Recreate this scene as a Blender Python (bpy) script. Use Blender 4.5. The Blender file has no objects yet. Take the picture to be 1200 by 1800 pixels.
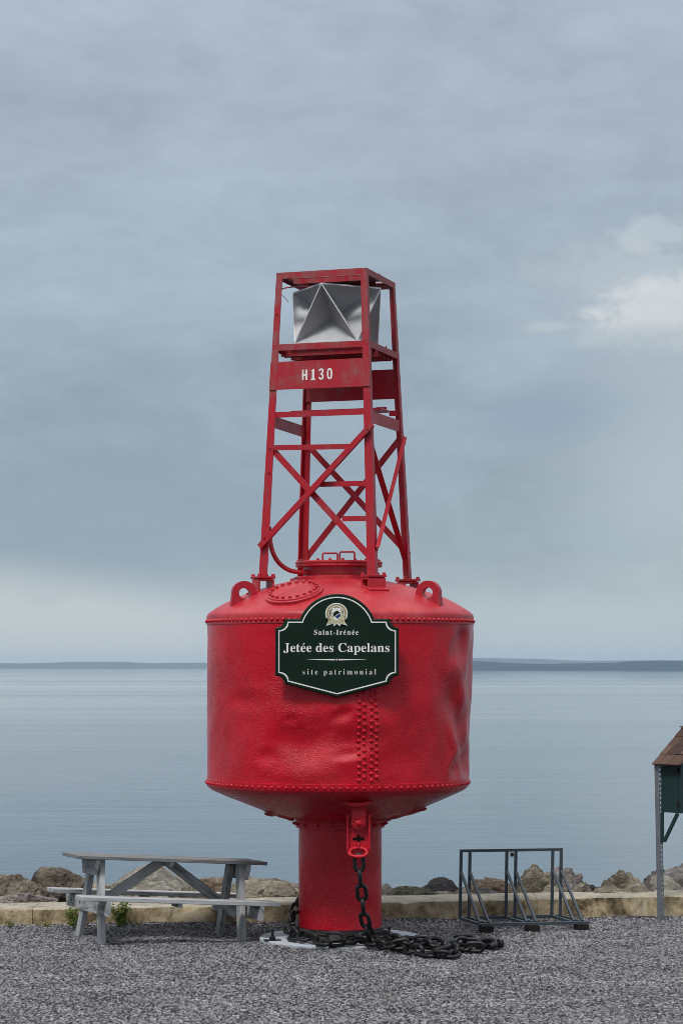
import bpy, bmesh, math, random
from mathutils import Vector, Matrix, noise, Euler

random.seed(7)
R = math.radians
PI = math.pi
sc = bpy.context.scene
COL = sc.collection

# ------------------------------------------------------------------ camera
CAMZ, DIST, FPX = 2.47, 20.6, 4000.0
cam_d = bpy.data.cameras.new('camera')
cam = bpy.data.objects.new('camera', cam_d)
COL.objects.link(cam)
cam.location = (0, -DIST, CAMZ)
cam.rotation_euler = (R(90), 0, 0)
cam_d.sensor_width = 36
cam_d.lens = 80
cam_d.shift_y = 272 / 1800
cam_d.clip_start = 0.1
cam_d.clip_end = 40000
sc.camera = cam

# ------------------------------------------------------------------ light
SUN_EL, SUN_AZ = 56, 206           # azimuth clockwise from +Y
sd = Vector((math.sin(R(SUN_AZ)) * math.cos(R(SUN_EL)), math.cos(R(SUN_AZ)) * math.cos(R(SUN_EL)), math.sin(R(SUN_EL))))
sun_d = bpy.data.lights.new('sun', 'SUN')
sun_d.energy = 1.5
sun_d.angle = R(12)
sun_d.color = (1.0, 0.97, 0.93)
sun = bpy.data.objects.new('sun', sun_d)
COL.objects.link(sun)
sun.rotation_euler = sd.to_track_quat('Z', 'Y').to_euler()

sc.view_settings.view_transform = 'Standard'
sc.view_settings.look = 'None'
sc.cycles.filter_width = 0.85
sc.view_settings.exposure = 0.65
sc.view_settings.gamma = 1.0
sc.view_settings.use_curve_mapping = False


class NT:
    """small helper for node trees"""
    def __init__(self, tree):
        self.t = tree
        tree.nodes.clear()

    def n(self, typ, ins=None, **props):
        nd = self.t.nodes.new(typ)
        for k, v in props.items():
            setattr(nd, k, v)
        for k, v in (ins or {}).items():
            s = nd.inputs[k]
            if isinstance(v, bpy.types.NodeSocket):
                self.t.links.new(v, s)
            else:
                s.default_value = v
        return nd

    def math(self, op, a, b=0.0, c=0.0, clamp=False):
        nd = self.n('ShaderNodeMath', {0: a, 1: b, 2: c}, operation=op, use_clamp=clamp)
        return nd.outputs[0]

    def ramp(self, fac, stops, interp='LINEAR'):
        nd = self.n('ShaderNodeValToRGB', {'Fac': fac})
        cr = nd.color_ramp
        cr.interpolation = interp
        while len(cr.elements) < len(stops):
            cr.elements.new(0.5)
        for e, (p, c) in zip(cr.elements, stops):
            e.position = p
            e.color = (c, c, c, 1) if isinstance(c, (int, float)) else (*c, 1)
        return nd.outputs['Color']

    def mix(self, fac, a, b, mode='MIX'):
        nd = self.n('ShaderNodeMix', data_type='RGBA', blend_type=mode)
        for k, v in ((0, fac), (6, a), (7, b)):
            s = nd.inputs[k]
            if isinstance(v, bpy.types.NodeSocket):
                self.t.links.new(v, s)
            else:
                s.default_value = v if not isinstance(v, tuple) or len(v) == 4 else (*v, 1)
        return nd.outputs[2]

    def noise(self, vec, scale=5, detail=4, rough=0.5, dist=0.0):
        nd = self.n('ShaderNodeTexNoise', {'Vector': vec, 'Scale': scale, 'Detail': detail, 'Roughness': rough, 'Distortion': dist})
        return nd.outputs[0]

    def mapv(self, vec, scale=(1, 1, 1), loc=(0, 0, 0), rot=(0, 0, 0)):
        return self.n('ShaderNodeMapping', {'Vector': vec, 'Scale': scale, 'Location': loc, 'Rotation': rot}).outputs[0]


# ------------------------------------------------------------------ world (overcast sky)
world = bpy.data.worlds.new('World')
sc.world = world
world.use_nodes = True
w = NT(world.node_tree)
tc = w.n('ShaderNodeTexCoord')
D = tc.outputs['Generated']
sep = w.n('ShaderNodeSeparateXYZ', {0: D})
X, Y, Z = sep.outputs
hor = w.math('SQRT', w.math('ADD', w.math('MULTIPLY', X, X), w.math('MULTIPLY', Y, Y)))
EL = w.math('DIVIDE', Z, w.math('MAXIMUM', hor, 0.02))        # tangent of elevation
big = w.noise(w.mapv(D, (8, 8, 17), (3.1, 0.4, 1.7)), 1.0, 5, 0.5, 0.5)
mid = w.noise(w.mapv(D, (17, 17, 44), (1.3, 2.2, 0.6)), 1.0, 6, 0.56, 0.6)
fine = w.noise(w.mapv(D, (48, 48, 90), (0.3, 1.2, 4.6)), 1.0, 7, 0.62, 0.8)
# grey cloud deck, tone by elevation
elw = w.math('ADD', EL, w.math('MULTIPLY', w.math('SUBTRACT', mid, 0.5), 0.045))
deck = w.ramp(w.math('MULTIPLY', elw, 2.0, clamp=True), [
    (0.0, (0.45, 0.525, 0.565)), (0.05, (0.44, 0.515, 0.56)), (0.10, (0.335, 0.415, 0.475)), (0.20, (0.320, 0.40, 0.475)),
    (0.34, (0.375, 0.455, 0.535)), (0.60, (0.425, 0.49, 0.59)), (1.0, (0.50, 0.545, 0.63))])
# an overcast sky grows steadily brighter towards the zenith
deck = w.mix(w.n('ShaderNodeMapRange', {'Value': Z, 'From Min': 0.35, 'From Max': 1.0, 'To Min': 0.0, 'To Max': 1.0}).outputs[0], deck, (1.22, 1.25, 1.30))
var = w.math('ADD', 1.0, w.math('ADD', w.math('MULTIPLY', w.math('SUBTRACT', big, 0.5), 0.40),
             w.math('ADD', w.math('MULTIPLY', w.math('SUBTRACT', mid, 0.5), 0.38), w.math('MULTIPLY', w.math('SUBTRACT', fine, 0.5), 0.17))))
vv = w.n('ShaderNodeCombineXYZ', {0: var, 1: var, 2: var}).outputs[0]
deck = w.mix(1.0, deck, vv, 'MULTIPLY')


def blob(ax, el, wx, we, soft, noise_amt, nz, tilt=0.0):
    """soft cloud patch in direction space; ax = x/y of its direction, el = tangent of elevation"""
    az = w.math('DIVIDE', X, w.math('MAXIMUM', Y, 0.05))
    dx = w.math('DIVIDE', w.math('SUBTRACT', az, ax), wx)
    dz = w.math('DIVIDE', w.math('SUBTRACT', w.math('ADD', EL, w.math('MULTIPLY', w.math('SUBTRACT', az, ax), tilt)), el), we)
    d = w.math('SQRT', w.math('ADD', w.math('MULTIPLY', dx, dx), w.math('MULTIPLY', dz, dz)))
    d = w.math('ADD', d, w.math('MULTIPLY', w.math('SUBTRACT', nz, 0.5), noise_amt))
    m = w.math('SUBTRACT', 1.0, w.math('DIVIDE', w.math('SUBTRACT', d, 1.0 - soft), 2 * soft), clamp=True)
    front = w.math('GREATER_THAN', Y, 0.1)
    return w.math('MULTIPLY', w.math('MULTIPLY', w.math('MULTIPLY', m, m), w.math('SUBTRACT', 3.0, w.math('MULTIPLY', m, 2.0))), front)


puff = w.noise(w.mapv(D, (55, 55, 80), (2.3, 0.2, 0.6)), 1.0, 7, 0.62, 0.3)
# paler clear strip low on the left
deck = w.mix(w.math('MULTIPLY', blob(-0.155, 0.012, 0.135, 0.034, 0.30, 0.9, mid, 0.16), 0.95), deck, (0.57, 0.62, 0.64))
# pale strip low right
deck = w.mix(w.math('MULTIPLY', blob(0.14, 0.014, 0.13, 0.018, 0.45, 0.9, mid), 0.6), deck, (0.50, 0.58, 0.62))
# dark underside band on the left and small grey cloud at right
deck = w.mix(w.math('MULTIPLY', blob(-0.11, 0.066, 0.12, 0.028, 0.6, 1.1, mid), 0.65), deck, (0.265, 0.355, 0.445))
deck = w.mix(w.math('MULTIPLY', blob(0.092, 0.110, 0.036, 0.011, 0.7, 1.0, mid), 0.75), deck, (0.285, 0.37, 0.46))
# sun lit cumulus at right, with torn wisps round it
deck = w.mix(w.math('MULTIPLY', blob(0.165, 0.085, 0.055, 0.050, 0.7, 1.3, mid), 0.6), deck, (0.49, 0.565, 0.615))
deck = w.mix(w.math('MULTIPLY', blob(0.148, 0.158, 0.062, 0.028, 0.8, 1.6, mid), 0.35), deck, (0.50, 0.565, 0.615))
deck = w.mix(w.math('MULTIPLY', blob(0.125, 0.172, 0.032, 0.012, 0.5, 2.6, puff), 0.5), deck, (0.52, 0.585, 0.63))
deck = w.mix(w.math('MULTIPLY', blob(0.140, 0.188, 0.016, 0.008, 0.4, 2.8, puff), 0.6), deck, (0.55, 0.61, 0.65))
deck = w.mix(w.math('MULTIPLY', blob(0.090, 0.1485, 0.010, 0.0022, 0.7, 2.0, puff), 0.5), deck, (0.57, 0.62, 0.65))
deck = w.mix(w.math('MULTIPLY', blob(0.116, 0.145, 0.012, 0.005, 0.5, 2.4, puff), 0.5), deck, (0.55, 0.61, 0.64))
core = blob(0.157, 0.154, 0.041, 0.0155, 0.32, 2.3, puff)
deck = w.mix(w.math('MULTIPLY', core, w.math('ADD', 0.62, w.math('MULTIPLY', fine, 0.5)), clamp=True), deck, (0.67, 0.70, 0.715))
deck = w.mix(w.math('MULTIPLY', blob(0.145, 0.143, 0.035, 0.006, 0.6, 1.5, puff), 0.55), deck, (0.40, 0.475, 0.535))
sky = w.n('ShaderNodeTexSky', sky_type='NISHITA')
sky.sun_disc = False
sky.sun_elevation = R(SUN_EL)
sky.sun_rotation = R(SUN_AZ)
deck10 = w.mix(1.0, deck, (10.0, 10.0, 10.0, 1.0), 'MULTIPLY')
mixed = w.mix(0.94, sky.outputs[0], deck10)
bg = w.n('ShaderNodeBackground', {'Color': mixed, 'Strength': 0.0636})
w.n('ShaderNodeOutputWorld', {'Surface': bg.outputs[0]})

# ------------------------------------------------------------------ materials


def mat(name):
    m = bpy.data.materials.new(name)
    m.use_nodes = True
    t = NT(m.node_tree)
    bsdf = t.n('ShaderNodeBsdfPrincipled')
    t.n('ShaderNodeOutputMaterial', {'Surface': bsdf.outputs[0]})
    t.b = bsdf
    t.m = m
    t.obj = t.n('ShaderNodeTexCoord').outputs['Object']
    t.pos = t.n('ShaderNodeNewGeometry').outputs['Position']
    return t


def setb(t, col=None, rough=None, metal=None, bump=None, strength=0.5, dist=0.01, spec=None, coat=None):
    def put(k, v):
        if v is None:
            return
        if isinstance(v, bpy.types.NodeSocket):
            t.t.links.new(v, t.b.inputs[k])
        else:
            t.b.inputs[k].default_value = (*v, 1) if isinstance(v, tuple) else v
    put('Base Color', col)
    put('Roughness', rough)
    put('Metallic', metal)
    put('Specular IOR Level', spec)
    put('Coat Weight', coat)
    if bump is not None:
        bn = t.n('ShaderNodeBump', {'Height': bump, 'Strength': strength, 'Distance': dist})
        t.t.links.new(bn.outputs[0], t.b.inputs['Normal'])
    return t.m


def m_hull(name='thick_red_hull_paint', bumpiness=1.0):
    t = mat(name)
    patch = t.noise(t.pos, 1.9, 5, 0.55)
    peel = t.noise(t.mapv(t.pos, (1, 1, 1.3)), 62, 4, 0.6, 0.5)
    peel2 = t.noise(t.pos, 130, 2, 0.5)
    zz = t.n('ShaderNodeSeparateXYZ', {0: t.pos}).outputs[2]
    low = t.n('ShaderNodeMapRange', {'Value': zz, 'From Min': 2.75, 'From Max': 2.35, 'To Min': 0.25, 'To Max': 1.0}).outputs[0]   # the upper strake was rolled smoother
    amt = t.math('MULTIPLY', low, t.ramp(t.noise(t.pos, 2.6, 4, 0.6), [(0.3, 0.25), (0.65, 1.0)]))
    h = t.math('ADD', t.math('MULTIPLY', t.math('MULTIPLY', peel, amt), 1.0), t.math('MULTIPLY', peel2, 0.12))
    col = t.ramp(patch, [(0.3, (0.40, 0.0008, 0.009)), (0.5, (0.49, 0.0012, 0.013)), (0.72, (0.55, 0.005, 0.019))])
    rough = t.ramp(t.noise(t.pos, 5.5, 6, 0.6), [(0.3, 0.18), (0.7, 0.34)])
    return setb(t, col, rough, 0.0, h, 0.9 * bumpiness, 0.012, 0.40)


def m_dome():
    t = mat('sun_faded_red_dome_paint')
    n1 = t.noise(t.pos, 3.2, 6, 0.6)
    n2 = t.noise(t.pos, 22, 5, 0.65)
    f = t.math('ADD', t.math('MULTIPLY', n1, 0.7), t.math('MULTIPLY', n2, 0.3))
    col = t.ramp(f, [(0.32, (0.37, 0.006, 0.015)), (0.5, (0.44, 0.014, 0.024)), (0.66, (0.51, 0.055, 0.060))])
    return setb(t, col, t.ramp(n2, [(0.3, 0.34), (0.7, 0.5)]), 0.0, n2, 0.18, 0.01, 0.5)


def m_tower():
    t = mat('weathered_red_tower_paint')
    n1 = t.noise(t.pos, 4.0, 6, 0.62)
    n2 = t.noise(t.mapv(t.pos, (1, 1, 0.35)), 19, 6, 0.7, 0.5)
    f = t.math('ADD', t.math('MULTIPLY', n1, 0.5), t.math('MULTIPLY', n2, 0.5))
    zz = t.n('ShaderNodeSeparateXYZ', {0: t.pos}).outputs[2]
    up = t.math('MULTIPLY', t.math('SUBTRACT', zz, 4.3), 0.075, clamp=True)     # older paint kept on the upper cage
    f = t.math('ADD', f, up)
    col = t.ramp(f, [(0.40, (0.42, 0.004, 0.016)), (0.54, (0.36, 0.008, 0.019)), (0.63, (0.30, 0.045, 0.050)), (0.72, (0.24, 0.075, 0.070)), (0.80, (0.15, 0.045, 0.03))])
    return setb(t, col, t.ramp(f, [(0.45, 0.36), (0.7, 0.6)]), 0.0, n2, 0.15, 0.004, 0.45)


def m_plain(name, col, rough=0.5, metal=0.0, nscale=8.0, var=0.25, bump=0.1, spec=0.5, stretch=(1, 1, 1), bdist=0.004):
    t = mat(name)
    n1 = t.noise(t.mapv(t.pos, stretch), nscale, 6, 0.6)
    n2 = t.noise(t.mapv(t.pos, stretch), nscale * 7, 5, 0.6)
    f = t.math('ADD', t.math('MULTIPLY', n1, 0.6), t.math('MULTIPLY', n2, 0.4))
    lo = tuple(c * (1 - var) for c in col)
    hi = tuple(min(1, c * (1 + var)) for c in col)
    c = t.ramp(f, [(0.3, lo), (0.7, hi)])
    return setb(t, c, t.ramp(n2, [(0.3, max(0.05, rough - 0.08)), (0.7, min(1, rough + 0.08))]), metal, n2, bump, bdist, spec)


def m_wood(name='weathered_grey_wood', k=1.0):
    t = mat(name)
    rnd = t.n('ShaderNodeObjectInfo').outputs['Random']
    off = t.n('ShaderNodeCombineXYZ', {0: t.math('MULTIPLY', rnd, 13.0), 1: t.math('MULTIPLY', rnd, 7.0), 2: 0.0}).outputs[0]
    p = t.n('ShaderNodeVectorMath', {0: t.n('ShaderNodeUVMap').outputs[0], 1: off}, operation='ADD').outputs[0]
    grain = t.noise(t.mapv(p, (1.0, 13, 13)), 4.0, 6, 0.7, 0.9)
    blot = t.noise(t.mapv(p, (2.0, 6, 6)), 2.0, 4, 0.6)
    f = t.math('ADD', t.math('MULTIPLY', grain, 0.6), t.math('ADD', t.math('MULTIPLY', blot, 0.35), t.math('MULTIPLY', t.math('SUBTRACT', rnd, 0.5), 0.14)))
    col = t.ramp(f, [(0.33, (0.09 * k, 0.092 * k, 0.092 * k)), (0.45, (0.25 * k, 0.258 * k, 0.26 * k)), (0.66, (0.37 * k, 0.38 * k, 0.375 * k))])
    return setb(t, col, 0.75, 0.0, grain, 0.4, 0.004, 0.3)


def m_concrete():
    t = mat('stained_beige_concrete')
    n1 = t.noise(t.pos, 1.6, 5, 0.6)
    n2 = t.noise(t.pos, 6.5, 8, 0.75, 0.6)
    st = t.noise(t.mapv(t.pos, (3.2, 3.2, 1.3)), 1.6, 7, 0.72, 1.2)
    pit = t.noise(t.pos, 60, 3, 0.6)
    f = t.math('ADD', t.math('MULTIPLY', n2, 0.5), t.math('ADD', t.math('MULTIPLY', n1, 0.25), t.math('MULTIPLY', st, 0.25)))
    col = t.ramp(f, [(0.40, (0.060, 0.046, 0.028)), (0.455, (0.20, 0.152, 0.088)), (0.51, (0.40, 0.318, 0.190)), (0.59, (0.56, 0.48, 0.34))])
    col = t.mix(t.ramp(st, [(0.53, 0.0), (0.68, 0.7)]), col, (0.075, 0.062, 0.045))
    moss = t.ramp(t.noise(t.pos, 3.4, 6, 0.7), [(0.60, 0.0), (0.72, 0.6)])
    col = t.mix(moss, col, (0.07, 0.068, 0.035))
    nz = t.n('ShaderNodeSeparateXYZ', {0: t.n('ShaderNodeNewGeometry').outputs['Normal']}).outputs[2]
    topc = t.ramp(n2, [(0.3, (0.19, 0.17, 0.13)), (0.5, (0.33, 0.305, 0.245)), (0.7, (0.45, 0.425, 0.36))])
    col = t.mix(t.ramp(nz, [(0.5, 0.0), (0.8, 0.85)]), col, topc)      # cleaner trowelled cap
    h = t.math('ADD', t.math('MULTIPLY', n2, 0.6), t.math('MULTIPLY', pit, 0.4))
    return setb(t, col, 0.85, 0.0, h, 0.55, 0.02, 0.25)


def m_rock(name, c0, c1, c2, stain=(0.06, 0.055, 0.04), stain_amt=0.5, lichen=None):
    t = mat(name)
    rnd = t.n('ShaderNodeObjectInfo').outputs['Random']
    off = t.n('ShaderNodeCombineXYZ', {0: t.math('MULTIPLY', rnd, 31.0), 1: t.math('MULTIPLY', rnd, 17.0), 2: 0.0}).outputs[0]
    p = t.n('ShaderNodeVectorMath', {0: t.pos, 1: off}, operation='ADD').outputs[0]
    n1 = t.noise(p, 2.4, 6, 0.62, 0.4)
    n2 = t.noise(t.mapv(p, (1, 1, 1.7), rot=(0.4, 0.5, 0.2)), 11, 8, 0.72, 0.5)
    n3 = t.noise(p, 46, 6, 0.7)
    f = t.math('ADD', t.math('MULTIPLY', n1, 0.4), t.math('ADD', t.math('MULTIPLY', n2, 0.4), t.math('MULTIPLY', n3, 0.2)))
    col = t.ramp(f, [(0.40, c0), (0.5, c1), (0.60, tuple(min(0.6, 1.25 * v) for v in c2))])
    s = t.ramp(t.noise(p, 5.0, 7, 0.7, 0.8), [(0.54, 0.0), (0.66, stain_amt)])
    col = t.mix(s, col, stain)
    if lichen:
        col = t.mix(t.ramp(t.noise(p, 4.2, 6, 0.7), [(0.52, 0.0), (0.66, 0.7)]), col, lichen)
    h = t.math('ADD', t.math('MULTIPLY', n2, 0.6), t.math('MULTIPLY', n3, 0.4))
    return setb(t, col, 0.85, 0.0, h, 1.0, 0.10, 0.25)


def m_gravel_ground():
    t = mat('crushed_stone_bed')
    v = t.n('ShaderNodeTexVoronoi', {'Vector': t.pos, 'Scale': 55.0})
    n = t.noise(t.pos, 70, 4, 0.7)
    col = t.ramp(n, [(0.3, (0.010, 0.010, 0.012)), (0.5, (0.030, 0.029, 0.034)), (0.7, (0.08, 0.078, 0.088))])  # bed kept near black, painting in the shade of gaps between stones
    return setb(t, col, 0.9, 0.0, v.outputs['Distance'], 0.9, 0.02, 0.2)


def m_stone():
    t = mat('grey_violet_crushed_stone')
    rnd = t.n('ShaderNodeObjectInfo').outputs['Random']
    n = t.noise(t.pos, 120, 2, 0.6)
    patch = t.noise(t.mapv(t.pos, (1, 1.6, 1)), 1.4, 6, 0.65)
    f = t.math('ADD', rnd, t.math('ADD', t.math('MULTIPLY', t.math('SUBTRACT', n, 0.5), 0.25), t.math('MULTIPLY', t.math('SUBTRACT', patch, 0.5), 0.8)))
    col = t.ramp(f, [(0.0, (0.022, 0.022, 0.025)), (0.24, (0.075, 0.074, 0.080)), (0.55, (0.185, 0.183, 0.194)), (0.85, (0.27, 0.268, 0.280)), (0.94, (0.33, 0.325, 0.335)), (0.975, (0.28, 0.25, 0.21)), (1.0, (0.40, 0.39, 0.39))])
    return setb(t, col, 0.75, 0.0, None, spec=0.35)


def m_water():
    t = mat('calm_sea_water')
    p = t.pos
    rip = t.noise(t.mapv(p, (0.16, 1.0, 1)), 0.9, 5, 0.62, 0.9)
    rip2 = t.noise(t.mapv(p, (0.25, 1.0, 1)), 4.0, 3, 0.6, 0.6)
    swell = t.noise(t.mapv(p, (0.05, 1.0, 1), rot=(0, 0, 0.06)), 0.11, 3, 0.5, 0.3)
    slick = t.noise(t.mapv(p, (0.0011, 0.008, 1), (0.7, 2.3, 0), rot=(0, 0, 0.05)), 1.0, 6, 0.65, 2.0)
    slick2 = t.noise(t.mapv(p, (0.00035, 0.0030, 1), (4.7, 1.3, 0), rot=(0, 0, -0.02)), 1.0, 4, 0.6, 0.2)
    sl = t.math('ADD', t.math('MULTIPLY', slick, 0.5), t.math('MULTIPLY', slick2, 0.5))
    k = t.ramp(sl, [(0.38, 0.40), (0.50, 0.75), (0.62, 1.2)])
    h = t.math('ADD', t.math('MULTIPLY', swell, 1.6), t.math('ADD', t.math('MULTIPLY', rip, 1.0), t.math('MULTIPLY', rip2, 0.30)))
    h = t.math('MULTIPLY', h, k)
    rough = t.ramp(sl, [(0.42, 0.01), (0.58, 0.07)])
    t.b.inputs['IOR'].default_value = 1.333
    return setb(t, (0.044, 0.080, 0.112), rough, 0.0, h, 0.22, 0.10, 0.5)


M = {}
M['hull'] = m_hull()
M['rivet'] = m_hull('red_rivet_paint', 0.15)
M['dome'] = m_dome()
M['tower'] = m_tower()
M['wood'] = m_wood('weathered_grey_wood', 1.35)
M['wood_dark'] = m_wood('darker_weathered_tabletop_wood', 0.60)
M['concrete'] = m_concrete()
M['ground'] = m_gravel_ground()
M['stone'] = m_stone()
M['water'] = m_water()
M['alu'] = m_plain('dull_aluminium', (0.36, 0.37, 0.38), 0.55, 0.25, 3.0, 0.2, 0.05)
M['alu_rim'] = m_plain('bare_aluminium_edge', (0.66, 0.66, 0.65), 0.45, 0.4, 9, 0.12, 0.1)
M['chain'] = m_plain('black_painted_iron', (0.0085, 0.0085, 0.0095), 0.42, 0.0, 12, 0.4, 0.25, 0.4)
M['black'] = m_plain('black_tar', (0.010, 0.010, 0.011), 0.55, 0.0, 20, 0.4, 0.4, 0.4)
M['plate'] = m_plain('pale_grey_painted_plate', (0.42, 0.45, 0.485), 0.6, 0.0, 7, 0.16, 0.15, 0.35)
M['green'] = m_plain('dark_green_sign_paint', (0.0035, 0.0165, 0.0080), 0.5, 0.0, 6, 0.18, 0.06, 0.18)
M['green_edge'] = m_plain('dark_green_bevel_paint', (0.0055, 0.021, 0.012), 0.45, 0.0, 6, 0.18, 0.06, 0.35)
M['white'] = m_plain('off_white_lettering', (0.74, 0.74, 0.70), 0.55, 0.0, 20, 0.06, 0.05, 0.3)
M['gold'] = m_plain('pale_gold_leaf', (0.50, 0.45, 0.29), 0.5, 0.0, 26, 0.25, 0.05, 0.4)
M['gold_dark'] = m_plain('dull_gold_print', (0.27, 0.235, 0.135), 0.55, 0.0, 40, 0.4, 0.05, 0.3)
M['blue'] = m_plain('deep_blue_print', (0.008, 0.035, 0.16), 0.5, 0.0, 20, 0.1, 0.05, 0.3)
M['rack'] = m_plain('blue_grey_painted_steel', (0.040, 0.054, 0.068), 0.42, 0.0, 14, 0.22, 0.1, 0.5)
M['galv'] = m_plain('galvanised_steel', (0.165, 0.18, 0.20), 0.45, 0.35, 10, 0.18, 0.1, 0.5)
M['kiosk'] = m_plain('dark_teal_green_paint', (0.010, 0.036, 0.036), 0.5, 0.0, 6, 0.18, 0.15, 0.4)
M['shingle'] = None
M['darkwood'] = m_plain('dark_wet_wood', (0.016, 0.013, 0.011), 0.8, 0.0, 10, 0.4, 0.4, 0.2)
M['paper'] = m_plain('pale_board', (0.55, 0.55, 0.52), 0.8, 0.0, 6, 0.08, 0.0, 0.2)
M['hole'] = m_plain('painted_hole_shade', (0.006, 0.006, 0.006), 0.9, 0.0, 10, 0.2, 0.0, 0.1)  # near black colour standing for the shade inside holes
M['leaf'] = m_plain('weed_leaf', (0.11, 0.17, 0.028), 0.6, 0.0, 30, 0.5, 0.1, 0.3)
M['leaf_dry'] = m_plain('yellowing_weed_leaf', (0.19, 0.18, 0.04), 0.6, 0.0, 30, 0.5, 0.1, 0.3)
M['hill_near'] = m_plain('haze_blue_wooded_shore', (0.018, 0.040, 0.062), 0.9, 0.0, 0.01, 0.35, 0.0, 0.0)  # woods tinted blue, part of the haze put into the colour
M['hill_far'] = m_plain('haze_blue_wooded_ridge', (0.026, 0.044, 0.056), 0.9, 0.0, 0.006, 0.3, 0.0, 0.0)  # blue of the distance partly painted into the wooded ridge
M['rubble'] = m_rock('shore_rubble', (0.04, 0.036, 0.03), (0.10, 0.09, 0.072), (0.18, 0.165, 0.135))
ROCKM = {
    'tan': m_rock('tan_granite', (0.12, 0.100, 0.075), (0.29, 0.25, 0.19), (0.42, 0.375, 0.30), stain_amt=0.6),
    'pale': m_rock('pale_limestone', (0.16, 0.145, 0.115), (0.34, 0.315, 0.26), (0.46, 0.43, 0.37), stain=(0.13, 0.10, 0.065), stain_amt=0.5),
    'brown': m_rock('dark_brown_rock', (0.028, 0.022, 0.018), (0.085, 0.068, 0.052), (0.22, 0.18, 0.13), stain=(0.27, 0.215, 0.145), stain_amt=0.55),
    'dark': m_rock('dark_slate_rock', (0.024, 0.022, 0.024), (0.055, 0.050, 0.052), (0.10, 0.092, 0.092), stain_amt=0.3),
    'red': m_rock('reddish_granite', (0.12, 0.082, 0.060), (0.27, 0.195, 0.14), (0.40, 0.32, 0.24), stain=(0.12, 0.10, 0.075), stain_amt=0.5),
    'moss': m_rock('mossy_rock', (0.085, 0.072, 0.050), (0.22, 0.19, 0.135), (0.36, 0.32, 0.24), stain_amt=0.65, lichen=(0.075, 0.072, 0.035)),
    'speck': m_rock('speckled_pink_granite', (0.085, 0.066, 0.058), (0.20, 0.165, 0.15), (0.42, 0.38, 0.35), stain_amt=0.35),
    'green': m_rock('grey_green_rock', (0.065, 0.065, 0.048), (0.16, 0.155, 0.115), (0.27, 0.255, 0.20), stain_amt=0.45, lichen=(0.10, 0.095, 0.05)),
    'grey': m_rock('grey_gneiss', (0.06, 0.055, 0.052), (0.16, 0.15, 0.145), (0.28, 0.265, 0.25), stain_amt=0.5),
}


def m_shingle():
    t = mat('brown_asphalt_shingle')
    rnd = t.n('ShaderNodeObjectInfo').outputs['Random']
    n = t.noise(t.pos, 160, 3, 0.7)
    f = t.math('ADD', t.math('MULTIPLY', rnd, 0.7), t.math('MULTIPLY', n, 0.4))
    col = t.ramp(f, [(0.15, (0.040, 0.026, 0.023)), (0.5, (0.070, 0.042, 0.033)), (0.9, (0.115, 0.072, 0.054))])
    return setb(t, col, 0.9, 0.0, n, 0.4, 0.004, 0.2)


M['shingle'] = m_shingle()

# ------------------------------------------------------------------ mesh helpers


def root_off(o):
    v = Vector((0, 0, 0))
    while o is not None:
        v += o.location
        o = o.parent
    return v


def thing(name, label, cat, loc=(0, 0, 0), group=None):
    o = bpy.data.objects.new(name, None)
    COL.objects.link(o)
    o.location = loc
    o['label'] = label
    o['category'] = cat
    if group:
        o['group'] = group
    return o


def tag(o, label, cat, group=None):
    o['label'] = label
    o['category'] = cat
    if group:
        o['group'] = group
    return o


def finish(bm, name, material, parent=None, smooth=None, kind=None, origin=None, label=None):
    """link a bmesh, given in world coordinates, as ONE object"""
    me = bpy.data.meshes.new(name)
    off = root_off(parent) if parent else Vector((0, 0, 0))
    if parent is None and origin is not None:
        off = Vector(origin)
    bmesh.ops.translate(bm, verts=bm.verts, vec=-off)
    if smooth is not None:
        lim = math.cos(R(smooth))
        for f in bm.faces:
            f.smooth = True
        for e in bm.edges:
            if len(e.link_faces) == 2:
                if e.link_faces[0].normal.dot(e.link_faces[1].normal) < lim:
                    e.smooth = False
    bm.to_mesh(me)
    bm.free()
    me.materials.append(material)
    o = bpy.data.objects.new(name, me)
    COL.objects.link(o)
    if parent:
        o.parent = parent
    elif origin is not None:
        o.location = origin
    if kind:
        o['kind'] = kind
    if label:
        o['label'] = label
    return o


def inst(name, me, mw, parent, label=None):
    """another object sharing mesh data, at world matrix mw, under parent"""
    o = bpy.data.objects.new(name, me)
    COL.objects.link(o)
    o.parent = parent
    o.matrix_basis = Matrix.Translation(-root_off(parent)) @ mw
    if label:
        o['label'] = label
    return o


def new():
    return bmesh.new()


def frame(zdir, hint=(0, 0, 1)):
    z = Vector(zdir).normalized()
    h = Vector(hint)
    if abs(z.dot(h.normalized())) > 0.99:
        h = Vector((0, 1, 0))
    x = h.cross(z).normalized()
    y = z.cross(x).normalized()
    return x, y, z


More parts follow.
